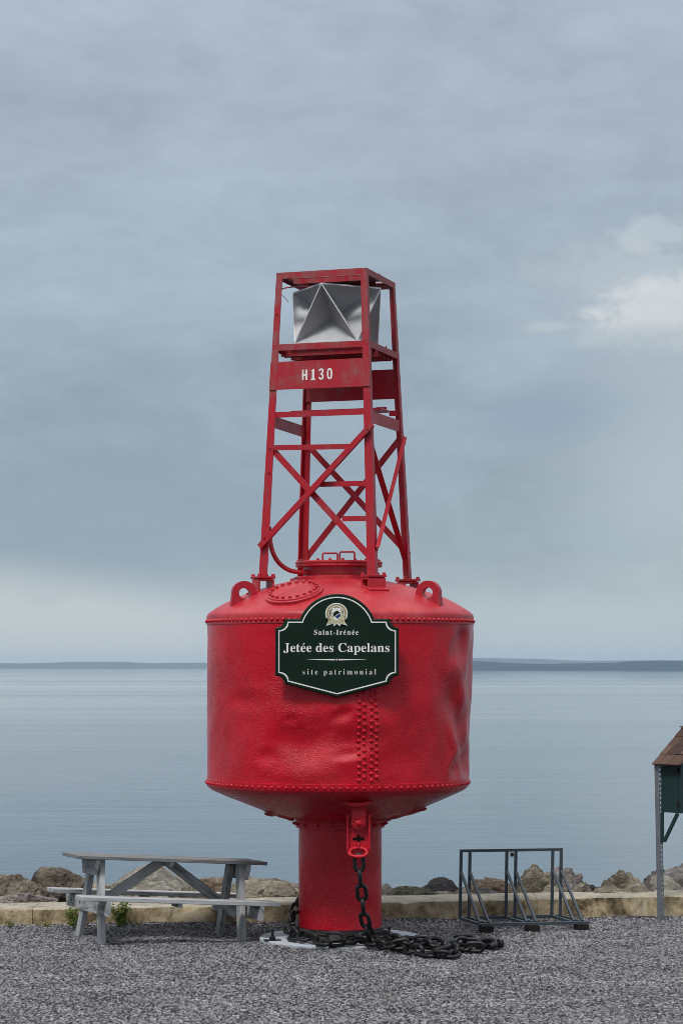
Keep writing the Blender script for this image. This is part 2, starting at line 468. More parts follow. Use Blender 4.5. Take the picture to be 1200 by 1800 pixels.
def add_box(bm, c, ax, ay, az, sx, sy, sz, bevel=0.0, uv=False):
    """box centred at c with axis directions and full sizes; bevel in metres; uv runs along ax"""
    c = Vector(c)
    ax, ay, az = (Vector(a).normalized() for a in (ax, ay, az))
    vs = []
    for i in (-1, 1):
        for j in (-1, 1):
            for k in (-1, 1):
                vs.append(bm.verts.new(c + ax * (i * sx / 2) + ay * (j * sy / 2) + az * (k * sz / 2)))
    q = [(0, 1, 3, 2), (4, 6, 7, 5), (0, 4, 5, 1), (2, 3, 7, 6), (0, 2, 6, 4), (1, 5, 7, 3)]
    fs = [bm.faces.new([vs[i] for i in f]) for f in q]
    bmesh.ops.recalc_face_normals(bm, faces=fs)
    geom = fs
    if bevel > 0:
        es = list({e for f in fs for e in f.edges})
        r = bmesh.ops.bevel(bm, geom=es, offset=bevel, segments=1, affect='EDGES', profile=0.5)
        geom = list({f for v in vs if v.is_valid for f in v.link_faces} | set(r['faces']))
    if uv:
        ul = bm.loops.layers.uv.verify()
        for f in bm.faces:
            for l in f.loops:
                d = l.vert.co - c
                l[ul].uv = (d.dot(ax), d.dot(ay) + d.dot(az))
    return geom


def bar(bm, p0, p1, wdir, wid, thick, bevel=0.0, uv=False):
    p0, p1 = Vector(p0), Vector(p1)
    z = (p1 - p0).normalized()
    wd = Vector(wdir)
    wd = (wd - z * wd.dot(z)).normalized()
    td = z.cross(wd)
    return add_box(bm, (p0 + p1) / 2, z, wd, td, (p1 - p0).length, wid, thick, bevel, uv)


def angle_iron(bm, p0, p1, a, b, w0, w1, t):
    """L section whose corner runs from p0 to p1 with flanges towards a and b"""
    p0, p1 = Vector(p0), Vector(p1)
    a, b = Vector(a).normalized(), Vector(b).normalized()
    rings = []
    for p, ww in ((p0, w0), (p1, w1)):
        pts = [p, p + a * ww, p + a * ww + b * t, p + a * t + b * t, p + a * t + b * ww, p + b * ww]
        rings.append([bm.verts.new(q) for q in pts])
    fs = []
    for i in range(6):
        j = (i + 1) % 6
        fs.append(bm.faces.new((rings[0][i], rings[0][j], rings[1][j], rings[1][i])))
    for r in rings:
        fs.append(bm.faces.new((r[0], r[1], r[2], r[3])))
        fs.append(bm.faces.new((r[0], r[3], r[4], r[5])))
    bmesh.ops.recalc_face_normals(bm, faces=fs)


def tube(bm, pts, r, n=8, closed=False, r_end=None):
    pts = [Vector(p) for p in pts]
    N = len(pts)
    rings = []
    x = None
    for i, p in enumerate(pts):
        if closed:
            d = pts[(i + 1) % N] - pts[i - 1]
        else:
            d = pts[min(i + 1, N - 1)] - pts[max(i - 1, 0)]
        d.normalize()
        if x is None:
            x, y, _ = frame(d)
        else:
            x = (x - d * x.dot(d)).normalized()
            y = d.cross(x)
        rr = r if r_end is None else r + (r_end - r) * i / max(1, N - 1)
        rings.append([bm.verts.new(p + (x * math.cos(2 * PI * k / n) + y * math.sin(2 * PI * k / n)) * rr) for k in range(n)])
    fs = []
    for i in range(N if closed else N - 1):
        a, b = rings[i], rings[(i + 1) % N]
        sh = 0
        if closed and i == N - 1:
            sh = min(range(n), key=lambda s: (a[0].co - b[s].co).length)
        for k in range(n):
            fs.append(bm.faces.new((a[k], a[(k + 1) % n], b[(k + 1 + sh) % n], b[(k + sh) % n])))
    if not closed:
        fs.append(bm.faces.new(rings[0][::-1]))
        fs.append(bm.faces.new(rings[-1]))
    bmesh.ops.recalc_face_normals(bm, faces=fs)


def spline(pts, n=8):
    """Catmull-Rom through pts"""
    P = [Vector(p) for p in pts]
    P = [P[0] * 2 - P[1]] + P + [P[-1] * 2 - P[-2]]
    out = []
    for i in range(1, len(P) - 2):
        for k in range(n):
            t = k / n
            a, b, c, d = P[i - 1], P[i], P[i + 1], P[i + 2]
            out.append(0.5 * ((2 * b) + (c - a) * t + (2 * a - 5 * b + 4 * c - d) * t * t + (3 * b - 3 * c + d - a) * t ** 3))
    out.append(P[-2].copy())
    return out


def lathe(bm, prof, n=96, center=(0, 0, 0), xdir=(1, 0, 0), ydir=(0, 1, 0), zdir=(0, 0, 1), cap0=False, cap1=False, closed=False):
    c, xd, yd, zd = Vector(center), Vector(xdir), Vector(ydir), Vector(zdir)
    rings = []
    for r, z in prof:
        if r < 1e-6:
            rings.append([bm.verts.new(c + zd * z)])
        else:
            rings.append([bm.verts.new(c + xd * (r * math.cos(2 * PI * k / n)) + yd * (r * math.sin(2 * PI * k / n)) + zd * z) for k in range(n)])
    fs = []
    pairs = list(zip(rings[:-1], rings[1:]))
    if closed:
        pairs.append((rings[-1], rings[0]))
    for a, b in pairs:
        for k in range(n):
            j = (k + 1) % n
            if len(a) == 1 and len(b) == 1:
                continue
            if len(a) == 1:
                fs.append(bm.faces.new((a[0], b[k], b[j])))
            elif len(b) == 1:
                fs.append(bm.faces.new((a[k], a[j], b[0])))
            else:
                fs.append(bm.faces.new((a[k], a[j], b[j], b[k])))
    if cap0 and len(rings[0]) > 1:
        fs.append(bm.faces.new(rings[0]))
    if cap1 and len(rings[-1]) > 1:
        fs.append(bm.faces.new(rings[-1]))
    bmesh.ops.recalc_face_normals(bm, faces=fs)


def prism(bm, poly, o, ex, ey, depth_vec):
    """extrude a planar polygon (list of (a,b)) standing at o spanned by ex, ey along depth_vec"""
    o, ex, ey, dv = Vector(o), Vector(ex), Vector(ey), Vector(depth_vec)
    a = [bm.verts.new(o + ex * x + ey * y) for x, y in poly]
    b = [bm.verts.new(v.co + dv) for v in a]
    fs = [bm.faces.new(a), bm.faces.new(b[::-1])]
    n = len(poly)
    for i in range(n):
        j = (i + 1) % n
        fs.append(bm.faces.new((a[i], b[i], b[j], a[j])))
    bmesh.ops.recalc_face_normals(bm, faces=fs)


def ring_plate(bm, outer, inner, o, ex, ey, dv):
    """plate between two loops of equal length (matched by index)"""
    o, ex, ey, dv = Vector(o), Vector(ex), Vector(ey), Vector(dv)
    L = []
    for loop in (outer, inner):
        f = [bm.verts.new(o + ex * x + ey * y) for x, y in loop]
        L.append((f, [bm.verts.new(v.co + dv) for v in f]))
    n = len(outer)
    (of, ob), (nf, nb) = L
    fs = []
    for i in range(n):
        j = (i + 1) % n
        fs.append(bm.faces.new((of[i], of[j], nf[j], nf[i])))
        fs.append(bm.faces.new((ob[i], nb[i], nb[j], ob[j])))
        fs.append(bm.faces.new((of[i], ob[i], ob[j], of[j])))
        fs.append(bm.faces.new((nf[i], nf[j], nb[j], nb[i])))
    bmesh.ops.recalc_face_normals(bm, faces=fs)


def ray_poly(poly, ang):
    """distance from origin to a star-shaped polygon along ang"""
    dx, dy = math.cos(ang), math.sin(ang)
    best = 1e9
    for i in range(len(poly)):
        x0, y0 = poly[i]
        x1, y1 = poly[(i + 1) % len(poly)]
        ex, ey = x1 - x0, y1 - y0
        den = dx * ey - dy * ex
        if abs(den) < 1e-12:
            continue
        t = (x0 * ey - y0 * ex) / den
        s = (x0 * dy - y0 * dx) / den
        if t > 0 and -1e-6 <= s <= 1 + 1e-6:
            best = min(best, t)
    return best


def at(px, py, d):
    """world point seen at pixel (px,py) of the 1200x1800 photograph at depth d from the camera"""
    return Vector(((px - 600) * d / FPX, d - DIST, CAMZ - (py - 1172) * d / FPX))


def hexbolt_mesh(name, r, h, stud_r=0, stud_h=0, m=None, washer=0):
    bm = new()
    lathe(bm, [(0, 0), (r, 0), (r, h * 0.85), (r * 0.85, h), (0, h)], 6)
    if stud_r:
        lathe(bm, [(stud_r, h), (stud_r, h + stud_h), (0, h + stud_h)], 6)
    if washer:
        lathe(bm, [(0, 0), (washer, 0), (washer, h * 0.2), (0, h * 0.2)], 8)
    me = bpy.data.meshes.new(name)
    bm.to_mesh(me)
    bm.free()
    me.materials.append(m)
    return me


def orient(p, normal, spin=0.0):
    x, y, z = frame(normal, (0.3, 0.2, 1))
    m = Matrix((x, y, z)).transposed().to_4x4()
    return Matrix.Translation(p) @ m @ Matrix.Rotation(spin, 4, 'Z')


# ================================================================== SETTING
def ground_z(x, y):
    z = 0.010 * noise.noise(Vector((x * 0.7, y * 0.7, 3.3))) + 0.006 * noise.noise(Vector((x * 2.1, y * 2.1, 7.1)))
    z *= min(1.0, max(0.0, (math.hypot(x, y) - 0.75) / 0.6))
    z -= 0.055 * math.exp(-(((x + 1.0) / 0.42) ** 2 + ((y - 0.40) / 0.55) ** 2))
    return z


def wall_y(x):
    return 1.35 + 0.112 * x


def wall_top(x):
    return 0.20 + 0.0086 * x


# gravel ground: fine grid in view, coarse outside
bm = new()
xs = [-60, -30, -15, -9] + [-6 + 0.15 * i for i in range(81)] + [9, 15, 30, 60]
ys = [-70, -45, -30, -20, -12, -8] + [-6 + 0.15 * i for i in range(51)] + [2.0]
grid = [[bm.verts.new((x, y + (0.112 * max(-9, min(9, x)) if y > 1.4 else 0), ground_z(x, y))) for x in xs] for y in ys]
for j in range(len(ys) - 1):
    for i in range(len(xs) - 1):
        bm.faces.new((grid[j][i], grid[j][i + 1], grid[j + 1][i + 1], grid[j + 1][i]))
finish(bm, 'ground', M['ground'], kind='structure', smooth=180)

# bank of rubble running down to the sea behind the wall
bm = new()
xs = [-60, -40, -25, -16] + [-10 + 0.4 * i for i in range(51)] + [16, 25, 40, 60]
ys = [1.55 + 0.3 * i for i in range(14)] + [7, 9, 12, 16, 21, 27]
g = []
for y in ys:
    row = []
    for x in xs:
        t = max(0, y - 3.4)
        z = 0.02 - 0.10 * max(0, y - 2.2) - t * 0.42
        z += 0.10 * noise.noise(Vector((x * 0.9, y * 0.9, 5.5))) * (1 if y > 2.0 else 0)
        row.append(bm.verts.new((x, y + 0.112 * max(-10, min(10, x)), max(z, -8.2))))
    g.append(row)
for j in range(len(ys) - 1):
    for i in range(len(xs) - 1):
        bm.faces.new((g[j][i], g[j][i + 1], g[j + 1][i + 1], g[j + 1][i]))
finish(bm, 'shore_bank', M['rubble'], kind='structure', smooth=60)

# sea
SEA = -7.0
bm = new()
xs = [-6500, -2000, -500, -100, 0, 100, 500, 2000, 6500]
ys = [15, 60, 200, 600, 2000, 6000, 15000]
g = [[bm.verts.new((x, y, SEA)) for x in xs] for y in ys]
for j in range(len(ys) - 1):
    for i in range(len(xs) - 1):
        bm.faces.new((g[j][i], g[j][i + 1], g[j + 1][i + 1], g[j + 1][i]))
finish(bm, 'sea', M['water'], kind='structure')


def ridge(name, m, y0, depth, x0, x1, step, hfun):
    bm = new()
    n = int((x1 - x0) / step) + 1
    rows = []
    for fy, fh in ((0, 0), (0.02, 0.25), (0.25, 0.6), (0.6, 1.0), (1.0, 0.5)):
        row = []
        for i in range(n):
            x = x0 + i * step
            hh = hfun(x) * fh
            hh *= 1 + 0.25 * noise.noise(Vector((x * 0.006, fy * 4, 1.0))) * (fh < 1)
            row.append(bm.verts.new((x, y0 + fy * depth + 60 * noise.noise(Vector((x * 0.002, 9, 1))), SEA - 1 + (hh + 1 if fy > 0 else 0))))
        rows.append(row)
    for a, b in zip(rows[:-1], rows[1:]):
        for i in range(n - 1):
            bm.faces.new((a[i], a[i + 1], b[i + 1], b[i]))
    return finish(bm, name, m, kind='structure', smooth=60)


def interp(tab, x):
    if x <= tab[0][0]:
        return tab[0][1]
    for (a, ha), (b, hb) in zip(tab[:-1], tab[1:]):
        if x <= b:
            t = (x - a) / (b - a)
            t = t * t * (3 - 2 * t)
            return ha + (hb - ha) * t
    return tab[-1][1]


def near_h(x):      # height above sea of the near wooded headland, 6.3 km off
    tab = [(40, 0), (200, 20), (360, 24), (560, 17), (720, 20), (860, 27), (1000, 23), (1180, 16), (1350, 13), (1700, 20), (3000, 26), (5000, 12)]
    return interp(tab, x) + 1.2 * noise.noise(Vector((x * 0.012, 2.2, 0))) + 0.8 * noise.noise(Vector((x * 0.05, 5.2, 0)))


def far_h(x):       # the ridge across the water, 14 km off
    tab = [(-5500, 30), (-2900, 32), (-2000, 31), (-1450, 40), (-1150, 34), (-700, 34), (-250, 36), (250, 50), (850, 62), (1150, 58), (1500, 46), (1900, 49), (2200, 50), (2700, 46), (5500, 45)]
    return interp(tab, x) + 2.2 * noise.noise(Vector((x * 0.004, 7.2, 0))) + 1.0 * noise.noise(Vector((x * 0.02, 1.2, 0)))


ridge('far_hills', M['hill_far'], 13300, 900, -5600, 5600, 70, far_h)
ridge('near_headland', M['hill_near'], 6000, 500, 20, 5200, 25, near_h)

# haze over the water
bm = new()
add_box(bm, (0, 7700, 30), (1, 0, 0), (0, 1, 0), (0, 0, 1), 14000, 15700, 80)
hz = bpy.data.materials.new('sea_haze')
hz.use_nodes = True
t = NT(hz.node_tree)
pv = t.n('ShaderNodeVolumePrincipled', {'Color': (0.66, 0.84, 1.0, 1), 'Density': 7.5e-5})
t.n('ShaderNodeOutputMaterial', {'Volume': pv.outputs[0]})
hzo = finish(bm, 'haze', hz, kind='stuff')

# ------------------------------------------------------------------ sea wall
wall = thing('sea_wall', 'low stained beige concrete wall along the back edge of the gravel', 'wall', (0, 1.6, 0))
cuts = [-12.6, -7.76, -2.93, 1.90, 6.73, 11.6]
for a, b in zip(cuts[:-1], cuts[1:]):
    bm = new()
    a, b = a + 0.0025, b - 0.0025
    n = int((b - a) / 0.08)
    T = 0.57
    rows = []
    prof = [(0.0, -0.35), (0.0, -0.10), (0.0, -0.02), (0.0, 0.05), (0.0, 0.11), (0.0, 'e'), (0.02, 'c'), (0.10, 'c'), (0.3, 'c'), (T - 0.02, 'c'), (T, 'e'), (T, -0.35)]
    for i in range(n + 1):
        x = a + (b - a) * i / n
        row = []
        for k, (dy, z) in enumerate(prof):
            zt = wall_top(x) + 0.008 * noise.noise(Vector((x * 1.3, dy * 3, 2)))
            chip = max(0, noise.noise(Vector((x * 5.1, 4.4, 1.0))) - 0.15) * 0.035 + max(0, noise.noise(Vector((x * 19, 8.4, 1.0)))) * 0.010
            if z == 'e':
                zz, yy = zt - 0.014 - chip, dy
            elif z == 'c':
                zz, yy = zt, dy + (chip if k == 6 else 0)
            else:
                zz, yy = z, dy + 0.012 * noise.noise(Vector((x * 3, z * 6, 4))) + 0.006 * noise.noise(Vector((x * 11, z * 15, 4)))
            row.append(bm.verts.new((x, wall_y(x) + yy, zz)))
        rows.append(row)
    for r0, r1 in zip(rows[:-1], rows[1:]):
        for k in range(len(prof) - 1):
            bm.faces.new((r0[k], r1[k], r1[k + 1], r0[k + 1]))
    bm.faces.new(rows[0][::-1])
    bm.faces.new(rows[-1])
    bmesh.ops.recalc_face_normals(bm, faces=bm.faces)
    finish(bm, 'wall_segment', M['concrete'], wall, smooth=50)
for px, py, r in ((414, 1625, 0.045), (871, 1612, 0.042)):
    x = (px - 600) * 21.8 / 4000
    y = wall_y(x)
    c = Vector((x, y - 0.05, 0.025 if px > 600 else -0.02))
    bm = new()
    lathe(bm, [(r, 0), (r, 0.25), (r * 0.86, 0.25), (r * 0.86, 0.0)], 20, c, (1, 0, 0), (0, 0, 1), (0, 1, 0), closed=True)
    dp = finish(bm, 'drain_pipe', M['black'], wall, smooth=40)
    bm = new()
    lathe(bm, [(0, 0.10), (r * 0.85, 0.10)], 20, c, (1, 0, 0), (0, 0, 1), (0, 1, 0))  # flat disc paints the shade inside the pipe
    finish(bm, 'pipe_shade_disc', M['hole'], dp)

# ------------------------------------------------------------------ boulders


def boulder(cx, topz, wid, dep, hgt, cy, seed, m, label, flat=1.0, planes=13, rough=1.0, sub=5, peak=0.0):
    rnd = random.Random(seed)
    bm = new()
    bmesh.ops.create_icosphere(bm, subdivisions=sub, radius=1.0)
    pl = []
    for _ in range(planes):
        v = Vector((rnd.gauss(0, 1), rnd.gauss(0, 1), rnd.gauss(0, 0.9))).normalized()
        pl.append((v, rnd.uniform(0.50, 0.80)))
    o = Vector((rnd.uniform(0, 50), rnd.uniform(0, 50), rnd.uniform(0, 50)))
    for v in bm.verts:
        d = v.co.normalized()
        rr = 1.0
        for nrm, dist in pl:
            k = d.dot(nrm)
            if k > 0.05:
                rr = min(rr, dist / k)
        n1 = noise.fractal(d * 1.3 + o, 0.8, 2.0, 4)
        n2 = noise.fractal(d * 4.0 + o, 0.7, 2.1, 5)
        n3 = max(-0.5, min(0.5, noise.ridged_multi_fractal(d * 2.2 + o, 0.9, 2.1, 4, 1.0, 2.0) - 1.0))
        n4 = noise.fractal(d * 13.0 + o, 0.8, 2.1, 3)
        rr *= 1 + rough * (0.10 * n1 + 0.075 * n2 - 0.07 * n3 + 0.030 * n4)
        v.co = d * rr
    ms = [max(abs(v.co[i]) for v in bm.verts) for i in range(3)]
    zmax = max(v.co.z for v in bm.verts)
    band = [v.co.x for v in bm.verts if 0.05 * zmax < v.co.z < 0.45 * zmax]
    xmin, xmax = min(band), max(band)
    for v in bm.verts:
        v.co.x = (v.co.x - (xmin + xmax) / 2) / ((xmax - xmin) / 2) * wid / 2
        v.co.y = v.co.y / ms[1] * dep / 2
        v.co.z = v.co.z / zmax * hgt / 2
        if v.co.z > 0 and not peak:
            v.co.z = hgt / 2 * (v.co.z / (hgt / 2)) ** 0.74        # broad shoulders
        if peak and v.co.z > 0:
            v.co.x *= 1 - peak * (v.co.z / (hgt / 2))
    c = Vector((cx, cy, topz - hgt / 2))
    bmesh.ops.translate(bm, verts=bm.verts, vec=c)
    o = finish(bm, 'boulder', m, None, smooth=17, origin=(cx, cy, topz - hgt))
    tag(o, label, 'boulder', 'boulders piled behind the low wall')
    return o


def pxrock(x0, x1, top, d, m, label, seed, hgt=None, dep=None, planes=17, rough=1.0, peak=0.0):
    wid = (x1 - x0) * 1.22 * d / FPX
    cx = ((x0 + x1) / 2 - 600) * d / FPX
    tz = CAMZ - (top - 1172) * d / FPX
    h = 2.0 * (1584 - top) * d / FPX + 0.05
    boulder(cx, tz, wid, dep or max(0.5, wid * 0.85), h, d - DIST, seed, ROCKM[m], label, planes=planes, rough=rough, peak=peak)


pxrock(-70, 30, 1533, 23.6, 'tan', 'tan boulder cut by the left edge of the photo behind the wall', 11, 0.7)
pxrock(2, 66, 1536, 23.2, 'brown', 'grey brown boulder between the leftmost tan rock and the dark brown rock', 12, 0.6)
pxrock(56, 176, 1523, 23.6, 'brown', 'large dark brown boulder with tan top left of the picnic table', 13, 0.8, planes=10)
pxrock(80, 150, 1560, 22.9, 'brown', 'dark brown low rock face just left of the picnic bench', 31, 0.5)
pxrock(-14, 92, 1569, 22.35, 'speck', 'speckled pinkish grey low boulder lying on the wall at far left', 14, 0.36, 0.5)
pxrock(172, 372, 1516, 23.4, 'pale', 'large pale pyramid shaped boulder behind the picnic table', 15, 0.95, 1.0, planes=9, peak=0.55)
pxrock(236, 300, 1545, 22.9, 'pale', 'small pale boulder in front of the big pale pyramid boulder', 32, 0.5)
pxrock(342, 402, 1541, 23.2, 'red', 'small reddish tan boulder right of the pale pyramid boulder', 16, 0.55)
pxrock(376, 545, 1540, 23.3, 'tan', 'smooth sandy tan boulder between picnic table and red pillar', 17, 0.6, 0.8, planes=7, peak=0.35)
pxrock(500, 610, 1556, 23.6, 'tan', 'sandy rock half hidden behind the red pillar', 18, 0.5)
pxrock(655, 702, 1552, 23.0, 'pale', 'small whitish boulder just right of the red pillar', 19, 0.45)
pxrock(684, 768, 1556, 22.8, 'green', 'grey green low boulder on the wall right of the red pillar', 20, 0.42, 0.45)
pxrock(705, 818, 1542, 23.9, 'dark', 'dark slate boulder with sloping top left of the bike rack', 21, 0.7, peak=0.4)
pxrock(760, 836, 1566, 22.8, 'tan', 'low tan rock at the foot of the dark slate boulder', 33, 0.36, 0.4)
pxrock(822, 902, 1541, 23.4, 'red', 'orange red boulder behind the left bay of the bike rack', 22, 0.6)
pxrock(836, 892, 1562, 22.8, 'grey', 'small grey rock in front of the orange red boulder', 34, 0.36, 0.4)
pxrock(892, 976, 1520, 23.4, 'moss', 'tall mossy boulder behind the middle of the bike rack', 23, 0.85, peak=0.25)
pxrock(966, 1018, 1524, 23.5, 'speck', 'upright pinkish boulder behind the right end of the bike rack', 24, 0.8, 0.6)
pxrock(996, 1040, 1548, 23.0, 'tan', 'pale tan boulder right of the bike rack with a slanted side', 25, 0.5)
pxrock(1014, 1056, 1548, 24.2, 'dark', 'small dark slanting rock between tan boulders near the right', 26, 0.6)
pxrock(1052, 1080, 1544, 23.2, 'moss', 'small square mossy rock left of the rounded dark boulder', 27, 0.45)
pxrock(1066, 1137, 1529, 23.4, 'moss', 'rounded dark mossy boulder left of the galvanised post', 28, 0.6)
pxrock(1034, 1102, 1555, 22.75, 'tan', 'long low tan slab on the wall below the mossy boulder', 29, 0.36, 0.42)
pxrock(1090, 1146, 1551, 22.75, 'tan', 'low square tan block on the wall near the galvanised post', 35, 0.36, 0.42)
pxrock(1128, 1178, 1531, 23.6, 'speck', 'pinkish grey boulder behind the galvanised post', 30, 0.6)
pxrock(1134, 1150, 1553, 22.8, 'grey', 'small dark grey stone wedged just left of the galvanised post', 38, 0.4, 0.35)
pxrock(1150, 1204, 1538, 23.0, 'pale', 'whitish angular boulder right of the galvanised post', 36, 0.55)
pxrock(1172, 1262, 1505, 23.9, 'grey', 'large grey boulder at the right edge under the green cabinet', 37, 0.9)
pxrock(1128, 1172, 1524, 24.6, 'dark', 'dark sloping slab behind the galvanised post', 39, 0.7)

pxrock(18, 74, 1546, 22.95, 'tan', 'tan wedge shaped rock low between the two dark rocks at far left', 51)
pxrock(150, 200, 1548, 23.0, 'tan', 'tan rock behind the left legs of the picnic table', 52)
pxrock(318, 370, 1553, 22.9, 'tan', 'low tan rock at the right foot of the pale pyramid boulder', 53)
pxrock(462, 530, 1553, 22.8, 'tan', 'sandy slab at the right end of the picnic table', 54)
pxrock(805, 845, 1556, 23.3, 'pale', 'pale rock behind the left posts of the bike rack', 55)
pxrock(880, 912, 1556, 22.9, 'red', 'reddish low rock between the orange and the mossy boulders', 56)
pxrock(950, 990, 1556, 22.9, 'tan', 'low tan rock at the right foot of the tall mossy boulder', 57)
pxrock(1040, 1075, 1556, 23.1, 'speck', 'small pinkish rock right of the dark slanting rock', 58)

# ================================================================== THE BUOY
buoy = thing('navigation_buoy', 'big red riveted steel navigation buoy with lattice tower standing on a pillar', 'buoy', (0, 0, 0))
BX = -0.012
DR = 1.20


def dome_z(r):
    tab = [(0, 3.275), (0.30, 3.262), (0.40, 3.250), (0.6, 3.205), (0.8, 3.146), (0.968, 3.080), (1.10, 3.012), (1.165, 2.968), (1.195, 2.935), (1.204, 2.905)]
    for (a, za), (b, zb) in zip(tab[:-1], tab[1:]):
        if r <= b:
            return za + (zb - za) * (r - a) / (b - a)
    return tab[-1][1]


def smooth_prof(tab, n=4):
    pts = spline([(r, 0, z) for r, z in tab], n)
    return [(max(p.x, 0), p.z) for p in pts]


DENTS = [  # angle (deg, 0 = towards camera, + = right), z, half width (m), half height (m), depth (m), skew
    (64, 2.70, 0.13, 0.15, 0.040, 0.2), (80, 2.55, 0.16, 0.25, 0.028, 0.0), (55, 2.58, 0.06, 0.10, 0.010, 0.4), (49, 2.20, 0.10, 0.26, 0.020, -0.15), (58, 2.12, 0.12, 0.20, 0.052, -0.2),
    (66, 1.90, 0.13, 0.18, 0.050, 0.1), (72, 1.62, 0.20, 0.16, 0.050, 0.0), (60, 1.57, 0.10, 0.10, 0.045, 0.3), (76, 1.95, 0.22, 0.40, 0.022, 0.0),
    (1, 2.06, 0.07, 0.055, 0.020, 0.5), (-10, 2.10, 0.22, 0.13, 0.012, 0.4), (-12, 1.82, 0.30, 0.17, 0.050, 0.45), (-24, 1.92, 0.14, 0.12, 0.012, 0.0), (8, 1.82, 0.16, 0.10, 0.020, 0.6),
    (-42, 2.18, 0.16, 0.07, 0.010, 0.0), (-20, 2.02, 0.05, 0.04, 0.010, 0.0), (3, 1.72, 0.10, 0.04, 0.014, 0.8), (-32, 1.70, 0.08, 0.06, 0.012, 0.2), (63, 1.78, 0.05, 0.06, 0.018, 0.0), (30, 1.80, 0.20, 0.22, 0.012, 0.0), (-60, 1.75, 0.2, 0.2, 0.012, 0.0), (22, 2.22, 0.15, 0.12, 0.008, 0.0),
]


def push(th, z):
    """the drum was stove in a little low on its right side"""
    da = (th - R(88) + PI) % (2 * PI) - PI
    return 0.042 * math.exp(-(da / R(38)) ** 2) * min(1.0, max(0.0, (2.75 - z) / 1.1))


def hull_r(th, z):
    """radius of the shell at angle th (rad) and height z, dents included"""
    r = DR - push(th, z)
    edge = min(1.0, max(0.0, (z - 1.42) / 0.12)) * min(1.0, max(0.0, (2.86 - z) / 0.10))
    for a, dz, hw, hh, dp, sk in DENTS:
        da = (th - R(a) + PI) % (2 * PI) - PI
        dx = da * DR
        dy = z - dz
        dx2 = dx - sk * dy
        q = (dx2 / hw) ** 2 + (dy / hh) ** 2
        if q < 9:
            r -= dp * math.exp(-q) * edge
            r += dp * 0.22 * math.exp(-(math.sqrt(q) - 1.6) ** 2 * 3) * edge
    r += (0.007 * noise.noise(Vector((th * 3, z * 1.7, 2))) + 0.0035 * noise.noise(Vector((th * 9, z * 5.7, 2)))) * edge
    return r


def cyl(th, z, r):
    return Vector((BX + r * math.sin(th), -r * math.cos(th), z))


# shell
bm = new()
NZ, NT_ = 90, 300
rows = []
for j in range(NZ + 1):
    z = 1.415 + (2.915 - 1.415) * j / NZ
    rows.append([bm.verts.new(cyl(2 * PI * i / NT_, z, hull_r(2 * PI * i / NT_, z))) for i in range(NT_)])
for j in range(NZ):
    for i in range(NT_):
        k = (i + 1) % NT_
        bm.faces.new((rows[j][i], rows[j][k], rows[j + 1][k], rows[j + 1][i]))
bmesh.ops.recalc_face_normals(bm, faces=bm.faces)
finish(bm, 'drum_shell', M['hull'], buoy, smooth=180)
# seam butt strap of plate under the vertical rivets
bm = new()
sa, sb = R(6.6), R(18.0)
rows = []
for j in range(31):
    z = 1.46 + (2.84 - 1.46) * j / 30
    rows.append([bm.verts.new(cyl(sa + (sb - sa) * i / 12, z, hull_r(sa + (sb - sa) * i / 12, z) + (0.004 if 0 < i < 12 else -0.004))) for i in range(13)])
for j in range(30):
    for i in range(12):
        bm.faces.new((rows[j][i], rows[j][i + 1], rows[j + 1][i + 1], rows[j + 1][i]))
bmesh.ops.recalc_face_normals(bm, faces=bm.faces)
finish(bm, 'seam_strap', M['hull'], buoy, smooth=60)
# rivets: hundreds of little domes, one part
bm = new()


def rivet(bm, p, nrm, r):
    x, y, z = frame(nrm, (0.1, 0.2, 1))
    lathe(bm, [(r, 0), (r * 0.86, r * 0.42), (r * 0.5, r * 0.72), (0, r * 0.82)], 8, p, x, y, z)


for i in range(136):
    th = 2 * PI * i / 136
    rivet(bm, cyl(th, 2.878, DR + 0.006), (math.sin(th), -math.cos(th), 0), 0.0165)
for i in range(112):
    th = 2 * PI * i / 112
    rivet(bm, cyl(th, 1.432, DR + 0.008 - push(th, 1.43)), (math.sin(th), -math.cos(th), -0.1), 0.0155)
for c, a in enumerate((7.6, 9.8, 12.8, 14.9)):
    for j in range(24):
        z = 1.50 + j * 0.056 + (0.028 if c % 2 else 0)
        th = R(a)
        rivet(bm, cyl(th, z, hull_r(th, z) + 0.004), (math.sin(th), -math.cos(th), 0), 0.019)
finish(bm, 'rivets', M['rivet'], buoy, smooth=50, kind='stuff')
# top dome with the riveted skirt
prof = smooth_prof([(0.0, 3.275), (0.30, 3.262), (0.40, 3.250), (0.6, 3.205), (0.8, 3.146), (0.968, 3.080), (1.10, 3.012), (1.168, 2.968), (1.198, 2.938), (1.205, 2.915)], 3)
prof = [(r, z) for r, z in prof] + [(1.206, 2.905), (1.206, 2.845), (1.199, 2.842)]
bm = new()
lathe(bm, prof, 160, (BX, 0, 0))
for v in bm.verts:
    rr = math.hypot(v.co.x - BX, v.co.y)
    if 0.42 < rr < 1.17:
        v.co.z += 0.010 * noise.noise(Vector((v.co.x * 2.2, v.co.y * 2.2, 1))) + 0.004 * noise.noise(Vector((v.co.x * 7, v.co.y * 7, 4)))
finish(bm, 'top_dome', M['dome'], buoy, smooth=50)
